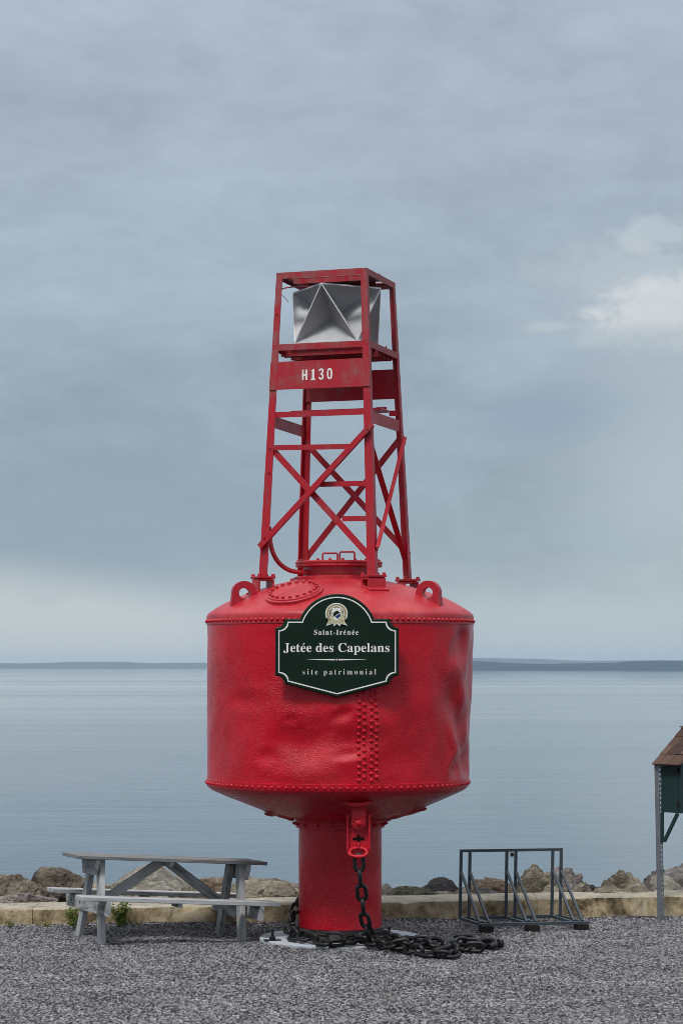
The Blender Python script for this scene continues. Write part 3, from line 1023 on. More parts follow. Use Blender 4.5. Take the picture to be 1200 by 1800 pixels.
# bottom dish with its riveted skirt
prof = [(1.199, 1.468), (1.2085, 1.465), (1.2085, 1.412), (1.200, 1.396), (1.165, 1.365), (1.06, 1.318), (0.85, 1.235), (0.66, 1.160), (0.50, 1.118), (0.40, 1.10), (0.36, 1.095)]
bm = new()
lathe(bm, prof, 160, (BX, 0, 0))
for v in bm.verts:
    rr = math.hypot(v.co.x - BX, v.co.y)
    if rr > 0.7:
        th = math.atan2(v.co.x - BX, -v.co.y)
        k = 1 - push(th, 1.43) * min(1, (rr - 0.7) / 0.4) / rr
        v.co.x = BX + (v.co.x - BX) * k
        v.co.y *= k
finish(bm, 'bottom_dish', M['hull'], buoy, smooth=40)
# doubler patches on the dish with ragged rivets
for a0, a1, r0, r1 in ((R(-108), R(-62), 0.42, 0.70), (R(60), R(112), 0.40, 0.80)):
    bm = new()
    rows = []
    for j in range(7):
        r = r0 + (r1 - r0) * j / 6
        tabz = interp([(0.36, 1.095), (0.40, 1.10), (0.50, 1.118), (0.66, 1.160), (0.85, 1.235)], r)
        rows.append([bm.verts.new(cyl(a0 + (a1 - a0) * i / 10, tabz - (0.018 if 0 < j < 6 and 0 < i < 10 else -0.004), r)) for i in range(11)])
    for j in range(6):
        for i in range(10):
            bm.faces.new((rows[j][i], rows[j][i + 1], rows[j + 1][i + 1], rows[j + 1][i]))
    for i in range(9):
        th = a0 + (a1 - a0) * (i + 0.5) / 9
        rivet(bm, cyl(th, interp([(0.36, 1.095), (0.66, 1.160), (0.85, 1.235)], r1 - 0.03) - 0.016, r1 - 0.03), (0, 0, -1), 0.017)
        rivet(bm, cyl(th, interp([(0.36, 1.095), (0.66, 1.160), (0.85, 1.235)], r0 + 0.05) - 0.016, r0 + 0.05), (0, 0, -1), 0.017)
    bmesh.ops.recalc_face_normals(bm, faces=bm.faces)
    finish(bm, 'doubler_plate', M['hull'], buoy, smooth=50)
# pillar, collar and base ring
bm = new()
rows = []
for j in range(41):
    z = 0.03 + (1.10 - 0.03) * j / 40
    row = []
    for i in range(96):
        th = 2 * PI * i / 96
        r = 0.375 + 0.003 * noise.noise(Vector((th * 2, z * 3, 9)))
        for a, dz, hw, dp in ((38, 0.30, 0.10, 0.018), (48, 0.62, 0.13, 0.012), (-20, 0.5, 0.2, 0.006), (20, 0.66, 0.1, 0.008)):
            r -= dp * math.exp(-(((th - R(a) + PI) % (2 * PI) - PI) * 0.375 / hw) ** 2 - ((z - dz) / hw) ** 2)
        row.append(bm.verts.new(cyl(th, z, r)))
    rows.append(row)
for j in range(40):
    for i in range(96):
        k = (i + 1) % 96
        bm.faces.new((rows[j][i], rows[j][k], rows[j + 1][k], rows[j + 1][i]))
bmesh.ops.recalc_face_normals(bm, faces=bm.faces)
finish(bm, 'pillar', M['hull'], buoy, smooth=180)
bm = new()
lathe(bm, [(0.37, 1.015), (0.402, 1.02), (0.405, 1.085), (0.43, 1.10), (0.43, 1.118), (0.37, 1.12)], 96, (BX, 0, 0))
col_o = finish(bm, 'pillar_collar', M['hull'], buoy, smooth=40)
bolt_red = hexbolt_mesh('bolt', 0.017, 0.018, 0.008, 0.012, M['hull'])
for i in range(18):
    th = 2 * PI * (i + 0.5) / 18
    inst('bolt', bolt_red, orient(cyl(th, 1.055, 0.404), (math.sin(th), -math.cos(th), 0)), col_o)
bm = new()
lathe(bm, [(0.37, 0.125), (0.392, 0.118), (0.405, 0.06), (0.43, 0.03), (0.43, 0.015)], 96, (BX, 0, 0))
finish(bm, 'base_ring', M['black'], buoy, smooth=40)

# hatch on top
bm = new()
lathe(bm, [(0.41, 3.235), (0.412, 3.275), (0.40, 3.282), (0.325, 3.284), (0.318, 3.29), (0.318, 3.368), (0.385, 3.371), (0.392, 3.375), (0.392, 3.388), (0.385, 3.392), (0.385, 3.396), (0.395, 3.40), (0.395, 3.415), (0.388, 3.42), (0.0, 3.424)], 80, (BX - 0.012, 0, 0))
hatch = finish(bm, 'hatch', M['dome'], buoy, smooth=40)
bolt_h = hexbolt_mesh('bolt', 0.015, 0.018, 0.006, 0.006, M['dome'])
for i in range(20):
    th = 2 * PI * (i + 0.3) / 20
    inst('bolt', bolt_h, orient(cyl(th, 3.417, 0.365) + Vector((-0.012, 0, 0)), (0, 0, 1), i * 0.7), hatch)
for x0, x1, zt, yy in ((567, 593, 972.5, -0.22), (597, 623, 970, -0.18)):
    d = DIST + yy
    p = [at(x0, 989, d), at(x0, zt + 2, d), at(x0 + 1.5, zt, d), at(x1 - 1.5, zt, d), at(x1, zt + 2, d), at(x1, 989, d)]
    p = [p[0], p[0].lerp(p[1], 0.5), p[1], p[2], p[2].lerp(p[3], 0.5), p[3], p[4], p[4].lerp(p[5], 0.5), p[5]]
    bm = new()
    tube(bm, p, 0.0085, 8)
    finish(bm, 'handle', M['dome'], hatch, smooth=60)

# oval manhole cover on the dome
mc = Vector((-0.413, -0.80, 0))
rr = math.hypot(mc.x - BX, mc.y)
slope = (dome_z(rr + 0.05) - dome_z(rr - 0.05)) / 0.10
rad = Vector((mc.x - BX, mc.y, 0)).normalized()
nrm = (Vector((0, 0, 1)) - rad * slope).normalized()
mc.z = dome_z(rr) + 0.004
tx = Vector((0, 0, 1)).cross(rad).normalized()
ty = nrm.cross(tx).normalized()
bm = new()
lathe(bm, [(0.255, -0.03), (0.255, 0.004), (0.250, 0.008), (0.236, 0.009), (0.234, 0.020), (0.228, 0.024), (0.15, 0.026), (0, 0.030)], 64, mc, tx, ty, nrm)
man = finish(bm, 'manhole_cover', M['dome'], buoy, smooth=40)
bolt_m = hexbolt_mesh('bolt', 0.0165, 0.022, 0, 0, M['dome'])
for i in range(20):
    a = 2 * PI * i / 20
    inst('bolt', bolt_m, orient(mc + tx * 0.207 * math.cos(a) + ty * 0.207 * math.sin(a) + nrm * 0.022, nrm, i), man)

# lifting lugs, in radial planes
for ang, twist in ((-R(58), -R(16)), (R(51), R(14)), (R(165), 0)):
    hc = Vector((BX, 0, 0)) + Vector((math.sin(ang), -math.cos(ang), 0)) * 1.0 + Vector((0, 0, 3.118))
    ang += twist
    e = Vector((math.sin(ang), -math.cos(ang), 0))
    poly = [(0.110 * math.cos(R(a)), 0.108 * math.sin(R(a))) for a in range(-8, 172, 12)]
    poly += [(-0.122, -0.03), (-0.138, -0.08), (-0.12, -0.13), (0.08, -0.21), (0.132, -0.19), (0.122, -0.10)]
    N = 40
    outer = []
    inner = []
    for k in range(N):
        a = 2 * PI * k / N
        d_ = ray_poly(poly, a)
        outer.append((d_ * math.cos(a), d_ * math.sin(a)))
        inner.append((0.050 * math.cos(a), 0.048 * math.sin(a)))
    tang = Vector((math.cos(ang), math.sin(ang), 0))
    bm = new()
    ring_plate(bm, outer, inner, hc - tang * 0.032, e, (0, 0, 1), tang * 0.064)
    finish(bm, 'lifting_lug', M['tower'], buoy, smooth=30)
# weld bead bar lying on the dome at the right
bm = new()
pts = [cyl(R(104), dome_z(r) + 0.014, r) for r in (0.90, 0.96, 1.02, 1.08, 1.13, 1.165)]
tube(bm, pts, 0.013, 7)
finish(bm, 'edge_bar', M['dome'], buoy, smooth=60)
bm = new()
tube(bm, [at(618, 1049, 19.72), at(640, 1050, 19.75), at(664, 1051.5, 19.8)], 0.012, 6)
finish(bm, 'weld_strip', M['dome'], buoy, smooth=60)

# ------------------------------------------------------------------ lattice tower
TH = R(18.6)
U = Vector((math.cos(TH), -math.sin(TH), 0))
V = Vector((math.sin(TH), math.cos(TH), 0))
ZB, ZT = 3.275, 5.985
C0 = Vector((-0.045, 0, 0))
SG = {'A': (-1, -1), 'B': (1, -1), 'C': (1, 1), 'D': (-1, 1)}


def side(z):
    return 1.09 + (0.845 - 1.09) * (z - ZB) / (ZT - ZB)


def corner(k, z):
    su, sv = SG[k]
    s = side(z) / 2
    return C0 + U * (su * s) + V * (sv * s) + Vector((0, 0, z))


def fp(k0, k1, t, z, off=0.0):
    """point on a face of the tower: t along k0->k1, offset outwards"""
    a, b = corner(k0, z), corner(k1, z)
    m = (SG[k0][0] + SG[k1][0], SG[k0][1] + SG[k1][1])
    nrm = (U * m[0] + V * m[1]).normalized()
    return a.lerp(b, t) + nrm * off


def fnorm(k0, k1):
    m = (SG[k0][0] + SG[k1][0], SG[k0][1] + SG[k1][1])
    return (U * m[0] + V * m[1]).normalized()


for k in 'ABCD':
    su, sv = SG[k]
    bm = new()
    angle_iron(bm, corner(k, ZB), corner(k, ZT), U * -su, V * -sv, 0.078, 0.056, 0.010)
    finish(bm, 'tower_leg', M['tower'], buoy)
    # foot plate with nuts on an inverted channel, turned radially
    p = corner(k, ZB) - U * su * 0.03 - V * sv * 0.03
    e = Vector((p.x - BX, p.y, 0)).normalized()
    tg = Vector((0, 0, 1)).cross(e)
    rr = math.hypot(p.x - BX, p.y)
    zt = ZB - 0.022
    bm = new()
    hh = zt - dome_z(rr + 0.1) + 0.03
    L_ = 0.15 if k != 'B' else 0.17
    for s in (-1, 1):
        add_box(bm, Vector((p.x, p.y, zt - hh / 2 - 0.004)) + e * s * 0.068, tg, e, (0, 0, 1), L_, 0.018, hh, 0.004)
    add_box(bm, (p.x, p.y, zt - 0.009), tg, e, (0, 0, 1), L_, 0.118, 0.018, 0.004)
    lip = Vector((p.x, p.y, 0)) + e * 0.10
    add_box(bm, lip + Vector((0, 0, dome_z(rr + 0.1) + 0.006)), tg, e + Vector((0, 0, -0.38)), Vector((0, 0, 1)) + e * 0.38, L_ + 0.02, 0.06, 0.02, 0.003)
    br = finish(bm, 'leg_bracket', M['dome'], buoy)
    bm = new()
    add_box(bm, (p.x, p.y, ZB - 0.011), tg, e, (0, 0, 1), 0.18, 0.17, 0.020, 0.003)
    finish(bm, 'foot_plate', M['tower'], br)
    for s in (-1, 1):
        for q in (-1, 1):
            inst('bolt', bolt_m, orient(Vector((p.x, p.y, ZB - 0.001)) + tg * s * 0.072 + e * q * 0.066, (0, 0, 1)), br)


def face_bar(name, k0, k1, t0, z0, t1, z1, wid, thick, off, parent=buoy, m='tower', flange=0.0, fdir=1):
    """flat bar on a face, optionally with a standing flange (angle section)"""
    nrm = fnorm(k0, k1)
    p0, p1 = fp(k0, k1, t0, z0, off), fp(k0, k1, t1, z1, off)
    bm = new()
    d = (p1 - p0).normalized()
    wd = d.cross(nrm).normalized()
    bar(bm, p0, p1, wd, wid, thick)
    if flange:
        add_box(bm, (p0 + p1) / 2 + wd * fdir * (wid / 2 - thick / 2) + nrm * (flange / 2 + thick / 2), d, nrm, wd, (p1 - p0).length, flange, thick)
    return finish(bm, name, M[m], parent)


# cross braces
face_bar('brace', 'A', 'B', -0.005, 3.535, 1.015, 4.60, 0.058, 0.008, 0.010, flange=0.035, fdir=1)
face_bar('brace', 'A', 'B', 0.055, 4.405, 0.97, 3.41, 0.056, 0.008, -0.020)
face_bar('brace', 'B', 'C', 0.03, 4.545, 0.99, 3.47, 0.052, 0.008, -0.066, flange=0.045)
face_bar('brace', 'B', 'C', 0.97, 4.555, 0.02, 3.50, 0.056, 0.008, 0.010, flange=0.028)
face_bar('brace', 'D', 'C', 0.03, 4.55, 0.99, 3.50, 0.054, 0.008, -0.020)
face_bar('brace', 'D', 'C', 0.99, 4.60, 0.03, 3.46, 0.056, 0.008, 0.010)
# rungs
face_bar('rung', 'A', 'B', 0.075, 4.42, 0.80, 4.41, 0.046, 0.008, -0.002)
face_bar('rung', 'A', 'B', 0.47, 4.085, 0.935, 4.082, 0.046, 0.008, -0.030)
face_bar('rung', 'A', 'B', 0.71, 3.775, 0.935, 3.772, 0.046, 0.008, -0.031)
# ledge at 4.7 m, with wide side plates
face_bar('ledge_bar', 'A', 'B', 0.055, 4.715, 0.945, 4.715, 0.05, 0.008, -0.014)
face_bar('side_plate', 'B', 'C', 0.055, 4.672, 0.965, 4.672, 0.105, 0.008, -0.014)
face_bar('side_plate', 'A', 'D', 0.055, 4.665, 0.965, 4.655, 0.105, 0.008, -0.014)
bm = new()
add_box(bm, C0 + Vector((0.03, 0, 4.778)), U, V, (0, 0, 1), 0.86, 0.24, 0.022, 0.003)
add_box(bm, C0 + U * 0.40 + Vector((0.0, 0, 4.79)) + V * 0.08, U, V, (0, 0, 1), 0.10, 0.012, 0.05, 0.002)
add_box(bm, C0 + U * 0.44 + Vector((0.0, 0, 4.78)) + V * 0.30, U, V, (0, 0, 1), 0.07, 0.012, 0.05, 0.002)
finish(bm, 'tray', M['tower'], buoy)
# number plates, front and back
nrm = fnorm('A', 'B')
bm = new()
poly0 = [fp('A', 'B', -0.002, 4.937), fp('A', 'B', 1.002, 4.937), fp('A', 'B', 1.002, 5.187), fp('A', 'B', -0.002, 5.187)]
fr = [bm.verts.new(p + nrm * 0.010) for p in poly0]
bk = [bm.verts.new(p + nrm * 0.001) for p in poly0]
fs = [bm.faces.new(fr), bm.faces.new(bk[::-1])] + [bm.faces.new((fr[i], bk[i], bk[(i + 1) % 4], fr[(i + 1) % 4])) for i in range(4)]
bmesh.ops.recalc_face_normals(bm, faces=fs)
nplate = finish(bm, 'number_plate', M['tower'], buoy)
nb = fnorm('D', 'C')
bm = new()
pts = [(0.0, 5.20), (0.0, 4.93), (0.93, 4.93), (0.985, 4.955), (1.0, 5.0), (1.0, 5.20)]
fr = [bm.verts.new(fp('D', 'C', t_, z_, -0.011)) for t_, z_ in pts]
bk = [bm.verts.new(fp('D', 'C', t_, z_, -0.022)) for t_, z_ in pts]
fs = [bm.faces.new(fr), bm.faces.new(bk[::-1])] + [bm.faces.new((fr[i], bk[i], bk[(i + 1) % 6], fr[(i + 1) % 6])) for i in range(6)]
bmesh.ops.recalc_face_normals(bm, faces=fs)
finish(bm, 'back_plate', M['tower'], buoy)
# shelf frame and its cross channels
for k0, k1 in (('A', 'B'), ('B', 'C'), ('D', 'C'), ('A', 'D')):
    n_ = fnorm(k0, k1)
    bm = new()
    p0, p1 = fp(k0, k1, 0.0, 5.345, 0.002), fp(k0, k1, 1.0, 5.345, 0.002)
    inner_ = -n_
    angle_iron(bm, p0 + n_ * 0.0, p1 + n_ * 0.0, Vector((0, 0, -1)), inner_, 0.056, 0.056, 0.008)
    finish(bm, 'shelf_rail', M['tower'], buoy)
for s in (-0.24, 0.02, 0.26):
    bm = new()
    c = C0 + V * s
    add_box(bm, c + Vector((0, 0, 5.325)), U, V, (0, 0, 1), 0.86, 0.085, 0.012)
    add_box(bm, c + V * 0.04 + Vector((0, 0, 5.288)), U, V, (0, 0, 1), 0.86, 0.008, 0.06)
    add_box(bm, c - V * 0.04 + Vector((0, 0, 5.288)), U, V, (0, 0, 1), 0.86, 0.008, 0.06)
    finish(bm, 'shelf_channel', M['tower'], buoy)
# top frame
for k0, k1 in (('A', 'B'), ('B', 'C'), ('D', 'C'), ('A', 'D')):
    n_ = fnorm(k0, k1)
    bm = new()
    p0, p1 = fp(k0, k1, 0.0, ZT + 0.004, 0.002), fp(k0, k1, 1.0, ZT + 0.004, 0.002)
    angle_iron(bm, p0, p1, Vector((0, 0, -1)), -n_, 0.055, 0.055, 0.008)
    finish(bm, 'top_rail', M['tower'], buoy)
bm = new()
add_box(bm, C0 - V * 0.05 + Vector((0, 0, 5.962)), U, V, (0, 0, 1), 0.80, 0.36, 0.010)
add_box(bm, C0 - V * 0.226 + Vector((0, 0, 5.940)), U, V, (0, 0, 1), 0.66, 0.008, 0.050)
add_box(bm, C0 + V * 0.126 + Vector((0, 0, 5.940)), U, V, (0, 0, 1), 0.66, 0.008, 0.050)
finish(bm, 'lamp_plate', M['tower'], buoy)
# small bolts on legs and plates
bolt_s = hexbolt_mesh('bolt', 0.011, 0.010, 0.0, 0, M['tower'])
for k0, k1, t, z, off in (('A', 'B', 0.03, 5.62, 0.0), ('A', 'B', 0.035, 4.42, 0.0), ('A', 'B', 0.04, 4.20, 0.0), ('A', 'B', 0.035, 3.62, 0.018), ('A', 'B', 0.97, 4.56, 0.018),
                          ('B', 'C', 0.97, 4.52, 0.015), ('B', 'C', 0.05, 3.53, 0.015), ('B', 'C', 0.5, 5.998, -0.02), ('B', 'C', 0.62, 5.36, -0.02)):
    inst('bolt', bolt_s, orient(fp(k0, k1, t, z, off), fnorm(k0, k1)), buoy)

# radar reflector: square antiprism of corner pockets
RZ0, RZ1 = 5.372, 5.872
RC = C0 + Vector((0.0, 0, 0))
sq = 0.295
bot = [RC + U * (a * sq) + V * (b * sq) + Vector((0, 0, RZ0)) for a, b in ((-1, -1), (1, -1), (1, 1), (-1, 1))]
tr = sq * math.sqrt(2)
top = [RC + d_ * tr + Vector((0, 0, RZ1)) for d_ in (-V, U, V, -U)]     # top[i] stands over the side bot[i]-bot[i+1]
refl_me = new()
add_box(refl_me, RC + Vector((0, 0, RZ0 - 0.006)), U, V, (0, 0, 1), 0.68, 0.68, 0.010)
refl = finish(refl_me, 'radar_reflector', M['alu_rim'], buoy)
tris = []
for i in range(4):
    tris.append((bot[i], bot[(i + 1) % 4], top[i]))
    tris.append((top[i], top[(i + 1) % 4], bot[(i + 1) % 4]))
for a, b, c in tris:
    cen = (a + b + c) / 3
    nn = (b - a).cross(c - a).normalized()
    if nn.dot(cen - RC - Vector((0, 0, (RZ0 + RZ1) / 2))) < 0:
        nn = -nn
    sl = ((a - b).length + (b - c).length + (a - c).length) / 3
    apex = cen - nn * (sl / math.sqrt(6)) * 0.92
    for p, q in ((a, b), (b, c), (c, a)):
        bm = new()
        v = [bm.verts.new(x) for x in (p, q, apex)]
        f = bm.faces.new(v)
        bm.normal_update()
        if f.normal.dot(cen - apex) < 0:
            f.normal_flip()
        ex = bmesh.ops.extrude_face_region(bm, geom=[f])
        nv = [g_ for g_ in ex['geom'] if isinstance(g_, bmesh.types.BMVert)]
        dn = -f.normal * 0.003
        bmesh.ops.translate(bm, verts=nv, vec=dn)
        bmesh.ops.recalc_face_normals(bm, faces=bm.faces)
        finish(bm, 'reflector_panel', M['alu'], refl)
bm = new()
for a, b, c in tris:
    for p, q in ((a, b), (b, c)):
        bar(bm, p, q, (0, 0, 1) if abs((q - p).normalized().z) < 0.9 else U, 0.010, 0.008)
finish(bm, 'reflector_rim', M['alu_rim'], refl)
bm = new()
vs = [bm.verts.new(p + Vector((0, 0, 0.004))) for p in top]
f = bm.faces.new(vs)
ex = bmesh.ops.extrude_face_region(bm, geom=[f])
bmesh.ops.translate(bm, verts=[g_ for g_ in ex['geom'] if isinstance(g_, bmesh.types.BMVert)], vec=(0, 0, 0.006))
bmesh.ops.recalc_face_normals(bm, faces=bm.faces)
finish(bm, 'reflector_cap', M['alu'], refl)

# red hose and loose black wire at the top left
bm = new()
tube(bm, spline([at(491, 514, 20.33), at(496, 508, 20.33), at(509, 505, 20.35), at(530, 503.5, 20.4), at(549, 504, 20.5), at(560, 508, 20.6)], 6), 0.006, 6)
finish(bm, 'hose', M['tower'], buoy, smooth=60)
bm = new()
tube(bm, [at(491, 514, 20.33), at(498, 521, 20.3), at(507, 530.5, 20.28)], 0.003, 5)
finish(bm, 'wire', M['chain'], buoy)
# vent pipe from the hatch neck up the leg
bm = new()
pp = spline([at(474.5, 938, 20.36), at(475, 952, 20.36), at(480, 972, 20.36), at(491, 990, 20.38), at(508, 1002, 20.40), at(526, 1005.5, 20.42), at(545, 1006, 20.44)], 7)
tube(bm, pp, 0.021, 12)
vp = finish(bm, 'vent_pipe', M['dome'], buoy, smooth=60)
bm = new()
tube(bm, [at(474.5, 926, 20.36), at(474.5, 930, 20.36), at(474.5, 930.1, 20.36), at(474.5, 939, 20.36)], 0.014, 8)
tube(bm, [at(474.5, 933, 20.36), at(474.5, 939, 20.36)], 0.026, 6)
tube(bm, [at(470.5, 915, 20.34), at(472, 920, 20.35), at(474.5, 928, 20.36)], 0.004, 5)
finish(bm, 'pipe_fitting', M['tower'], vp)

# ------------------------------------------------------------------ chain bracket under the drum
hx, hy = 0.148, -0.985
bz = lambda y: CAMZ - (y - 1172) * (DIST + hy) / FPX
bm = new()
lathe(bm, [(0, 0.03), (0.125, 0.03), (0.135, 0.012), (0.13, -0.006), (0.09, -0.014), (0, -0.014)], 40, (hx - 0.012, hy + 0.02, bz(1408)), zdir=Vector((0, -0.34, 1)).normalized(), ydir=Vector((0, 1, 0.34)).normalized())
padeye = finish(bm, 'mooring_pad', M['hull'], buoy, smooth=40)
# pendant eye: tongue with rounded end, clevis plates and bolt
bm = new()
poly = [(-0.062, bz(1404)), (-0.062, bz(1446))] + [(0.062 * math.cos(a), bz(1446) + 0.062 * math.sin(a)) for a in [PI + PI * k / 10 for k in range(1, 10)]] + [(0.062, bz(1446)), (0.062, bz(1404))]
prism(bm, poly, (hx, hy - 0.045, 0), (1, 0, 0), (0, 0, 1), (0, 0.05, 0))
bmesh.ops.bevel(bm, geom=list(bm.edges), offset=0.006, segments=2, affect='EDGES')
tongue = finish(bm, 'hanger_tongue', M['hull'], padeye, smooth=40)
bm = new()
lathe(bm, [(0.0, 0), (0.034, 0), (0.03, 0.026), (0.018, 0.034), (0, 0.036)], 8, (hx, hy - 0.045, bz(1446)), (1, 0, 0), (0, 0, 1), (0, -1, 0))
finish(bm, 'pivot_bolt', M['hull'], padeye, smooth=40)
cl = thing  # (clevis is a part of the buoy)
bm = new()
z0, z1 = bz(1431), bz(1507)
poly = [(-0.103, z0), (-0.103, z1 + 0.05), (-0.085, z1 + 0.012), (-0.05, z1), (0.05, z1), (0.085, z1 + 0.012), (0.103, z1 + 0.05), (0.103, z0), (0.060, z0), (0.060, bz(1452)), (-0.060, bz(1452)), (-0.060, z0)]
prism(bm, poly, (hx - 0.002, hy + 0.012, 0), (1, 0, 0), (0, 0, 1), (0, 0.045, 0))
for s in (-1, 1):
    add_box(bm, (hx - 0.002 + s * 0.094, hy - 0.006, (z0 + bz(1494)) / 2), (1, 0, 0), (0, 1, 0), (0, 0, 1), 0.018, 0.04, z0 - bz(1494), 0.004)
clev = finish(bm, 'clevis', M['hull'], buoy, smooth=30)
# near black cross painting the shade of a slot, cotter and lower ring
bm = new()
add_box(bm, (hx - 0.002, hy + 0.009, bz(1474.5)), (1, 0, 0), (0, 1, 0), (0, 0, 1), 0.098, 0.01, 0.022, 0.004)
add_box(bm, (hx - 0.002, hy + 0.0075, bz(1475)), (1, 0, 0), (0, 1, 0), (0, 0, 1), 0.024, 0.012, 0.068, 0.004)
finish(bm, 'keyhole_shade', M['hole'], clev)
bm = new()
bar(bm, (hx - 0.004, hy - 0.006, bz(1480)), (hx - 0.004, hy - 0.012, bz(1491)), (1, 0, 0), 0.024, 0.02, 0.005)
finish(bm, 'cotter', M['hull'], clev)
bm = new()
ov = []
for k in range(32):
    a = 2 * PI * k / 32
    ov.append((hx - 0.005 + 0.074 * (abs(math.cos(a)) ** 0.75) * (1 if math.cos(a) > 0 else -1), hy - 0.02 + 0.028 * math.sin(a), bz(1498) + 0.034 * math.sin(a)))
tube(bm, ov, 0.016, 8, closed=True)
finish(bm, 'shackle_ring', M['hull'], clev, smooth=60)

# ================================================================== SIGN on the buoy
SY = -DR - 0.055            # front face of the sign
sd_ = DIST + SY
sgn = thing('name_sign', 'dark green shaped sign lettered Jetée des Capelans on the red drum', 'sign', (at(592.4, 1134, sd_).x, SY + 0.02, 2.25))


def sp(X, Y, dy=0.0):
    """pixel of the enlarged sign (4.8x) -> world point on the sign face"""
    p = at(470 + X / 4.8, 1030 + Y / 4.8, sd_)
    p.y = SY - dy
    return p


def sign_outline(ins):
    """outline inset by ins (in 4.8x pixels), clockwise from the left shoulder"""
    cx = 587.0
    L, Rr = 65 + ins, 1107 - ins
    half = (Rr - L) / 2
    pts = []
    # arch: circle through (cx+-310,275) with top (cx,66)
    h0, w0 = 209.0, 312.0
    rad_ = (w0 * w0 + h0 * h0) / (2 * h0)
    yc = 66 + rad_
    rr_ = rad_ - ins
    ysh = 276 + ins
    wa = math.sqrt(max(0, rr_ ** 2 - (yc - ysh) ** 2))
    a0 = math.atan2(ysh - yc, wa)
    N = 28
    arch = []
    for k in range(N + 1):
        a = (PI - a0 * 1.0) if False else None
        t = k / N
        ang = math.atan2(ysh - yc, -wa) + (math.atan2(ysh - yc, wa) - math.atan2(ysh - yc, -wa)) * 0
        th0 = math.acos(-wa / rr_)
        th1 = math.acos(wa / rr_)
        th = th0 + (th1 - th0) * t
        arch.append((cx + rr_ * math.cos(th), yc - rr_ * math.sin(th)))
    # right side
    cr = 80 + ins * 0.15
    right = [(cx + 443 - ins, ysh)]
    ccx, ccy = cx + 520, 276 + 0
    for k in range(1, 8):
        a = k / 8 * PI / 2
        # concave quarter from (cx+443-ins, ysh) to (Rr, 352+ins)
        xa, ya = cx + 443 - ins, ysh
        xb, yb = Rr, 352 + ins * 0.9
        right.append((xa + (xb - xa) * (1 - math.cos(a)), ya + (yb - ya) * math.sin(a)))
    right.append((Rr, 352 + ins * 0.9))
    xa, ya = Rr, 757 - ins * 0.9
    xb, yb = cx + 443 - ins, 826 - ins * 0.8
    right.append((xa, ya))
    for k in range(1, 8):
        a = k / 8 * PI / 2
        right.append((xa + (xb - xa) * math.sin(a), ya + (yb - ya) * (1 - math.cos(a))))
    right.append((xb, yb))
    pts = arch + right + [(cx, 941 - ins * 1.05)] + [(2 * cx - x, y) for x, y in right[::-1]]
    return pts


# body: bevelled board
o0, o1 = sign_outline(0), sign_outline(9)
bm = new()
back = [bm.verts.new(sp(x, y, -0.032)) for x, y in o0]
edge = [bm.verts.new(sp(x, y, -0.007)) for x, y in o0]
front = [bm.verts.new(sp(x, y, 0)) for x, y in o1]
n = len(o0)
for i in range(n):
    j = (i + 1) % n
    bm.faces.new((back[i], back[j], edge[j], edge[i]))
    bm.faces.new((edge[i], edge[j], front[j], front[i]))
bm.faces.new(front)
bm.faces.new(back[::-1])
bmesh.ops.recalc_face_normals(bm, faces=bm.faces)
board = finish(bm, 'sign_board', M['green'], sgn)
# white inlaid line
l0, l1 = sign_outline(25), sign_outline(35)
bm = new()
a = [bm.verts.new(sp(x, y, 0.0015)) for x, y in l0]
b = [bm.verts.new(sp(x, y, 0.0015)) for x, y in l1]
a2 = [bm.verts.new(sp(x, y, -0.001)) for x, y in l0]
b2 = [bm.verts.new(sp(x, y, -0.001)) for x, y in l1]
for i in range(len(l0)):
    j = (i + 1) % len(l0)
    bm.faces.new((a[i], a[j], b[j], b[i]))
    bm.faces.new((a[i], a2[i], a2[j], a[j]))
    bm.faces.new((b[i], b[j], b2[j], b2[i]))
bmesh.ops.recalc_face_normals(bm, faces=bm.faces)
finish(bm, 'border_line', M['white'], board)
# stand-off brackets to the drum
for s in (-0.3, 0.3):
    bm = new()
    x = at(592, 1134, sd_).x + s
    yd = -math.sqrt(DR ** 2 - (x - BX) ** 2)
    add_box(bm, (x, (SY + 0.033 + yd + 0.02) / 2, 2.60), (1, 0, 0), (0, 1, 0), (0, 0, 1), 0.05, abs(SY + 0.033 - yd - 0.02), 0.5)
    finish(bm, 'mounting_batten', M['green'], sgn)


def poly_part(name, polys, m, parent, dy):
    """flat shapes on the sign, in 4.8x sign pixels, with a little thickness"""
    bm = new()
    for P in polys:
        a = [bm.verts.new(sp(x, y, dy)) for x, y in P]
        b = [bm.verts.new(sp(x, y, -0.001)) for x, y in P]
        bm.faces.new(a)
        for i in range(len(P)):
            j = (i + 1) % len(P)
            bm.faces.new((a[i], a[j], b[j], b[i]))
    bmesh.ops.triangulate(bm, faces=[f for f in bm.faces if len(f.verts) > 4])
    bmesh.ops.recalc_face_normals(bm, faces=bm.faces)
    return finish(bm, name, m, parent)


BOLD = {}
for i in range(26):
    BOLD[chr(65 + i)] = chr(0x1D400 + i)
    BOLD[chr(97 + i)] = chr(0x1D41A + i)


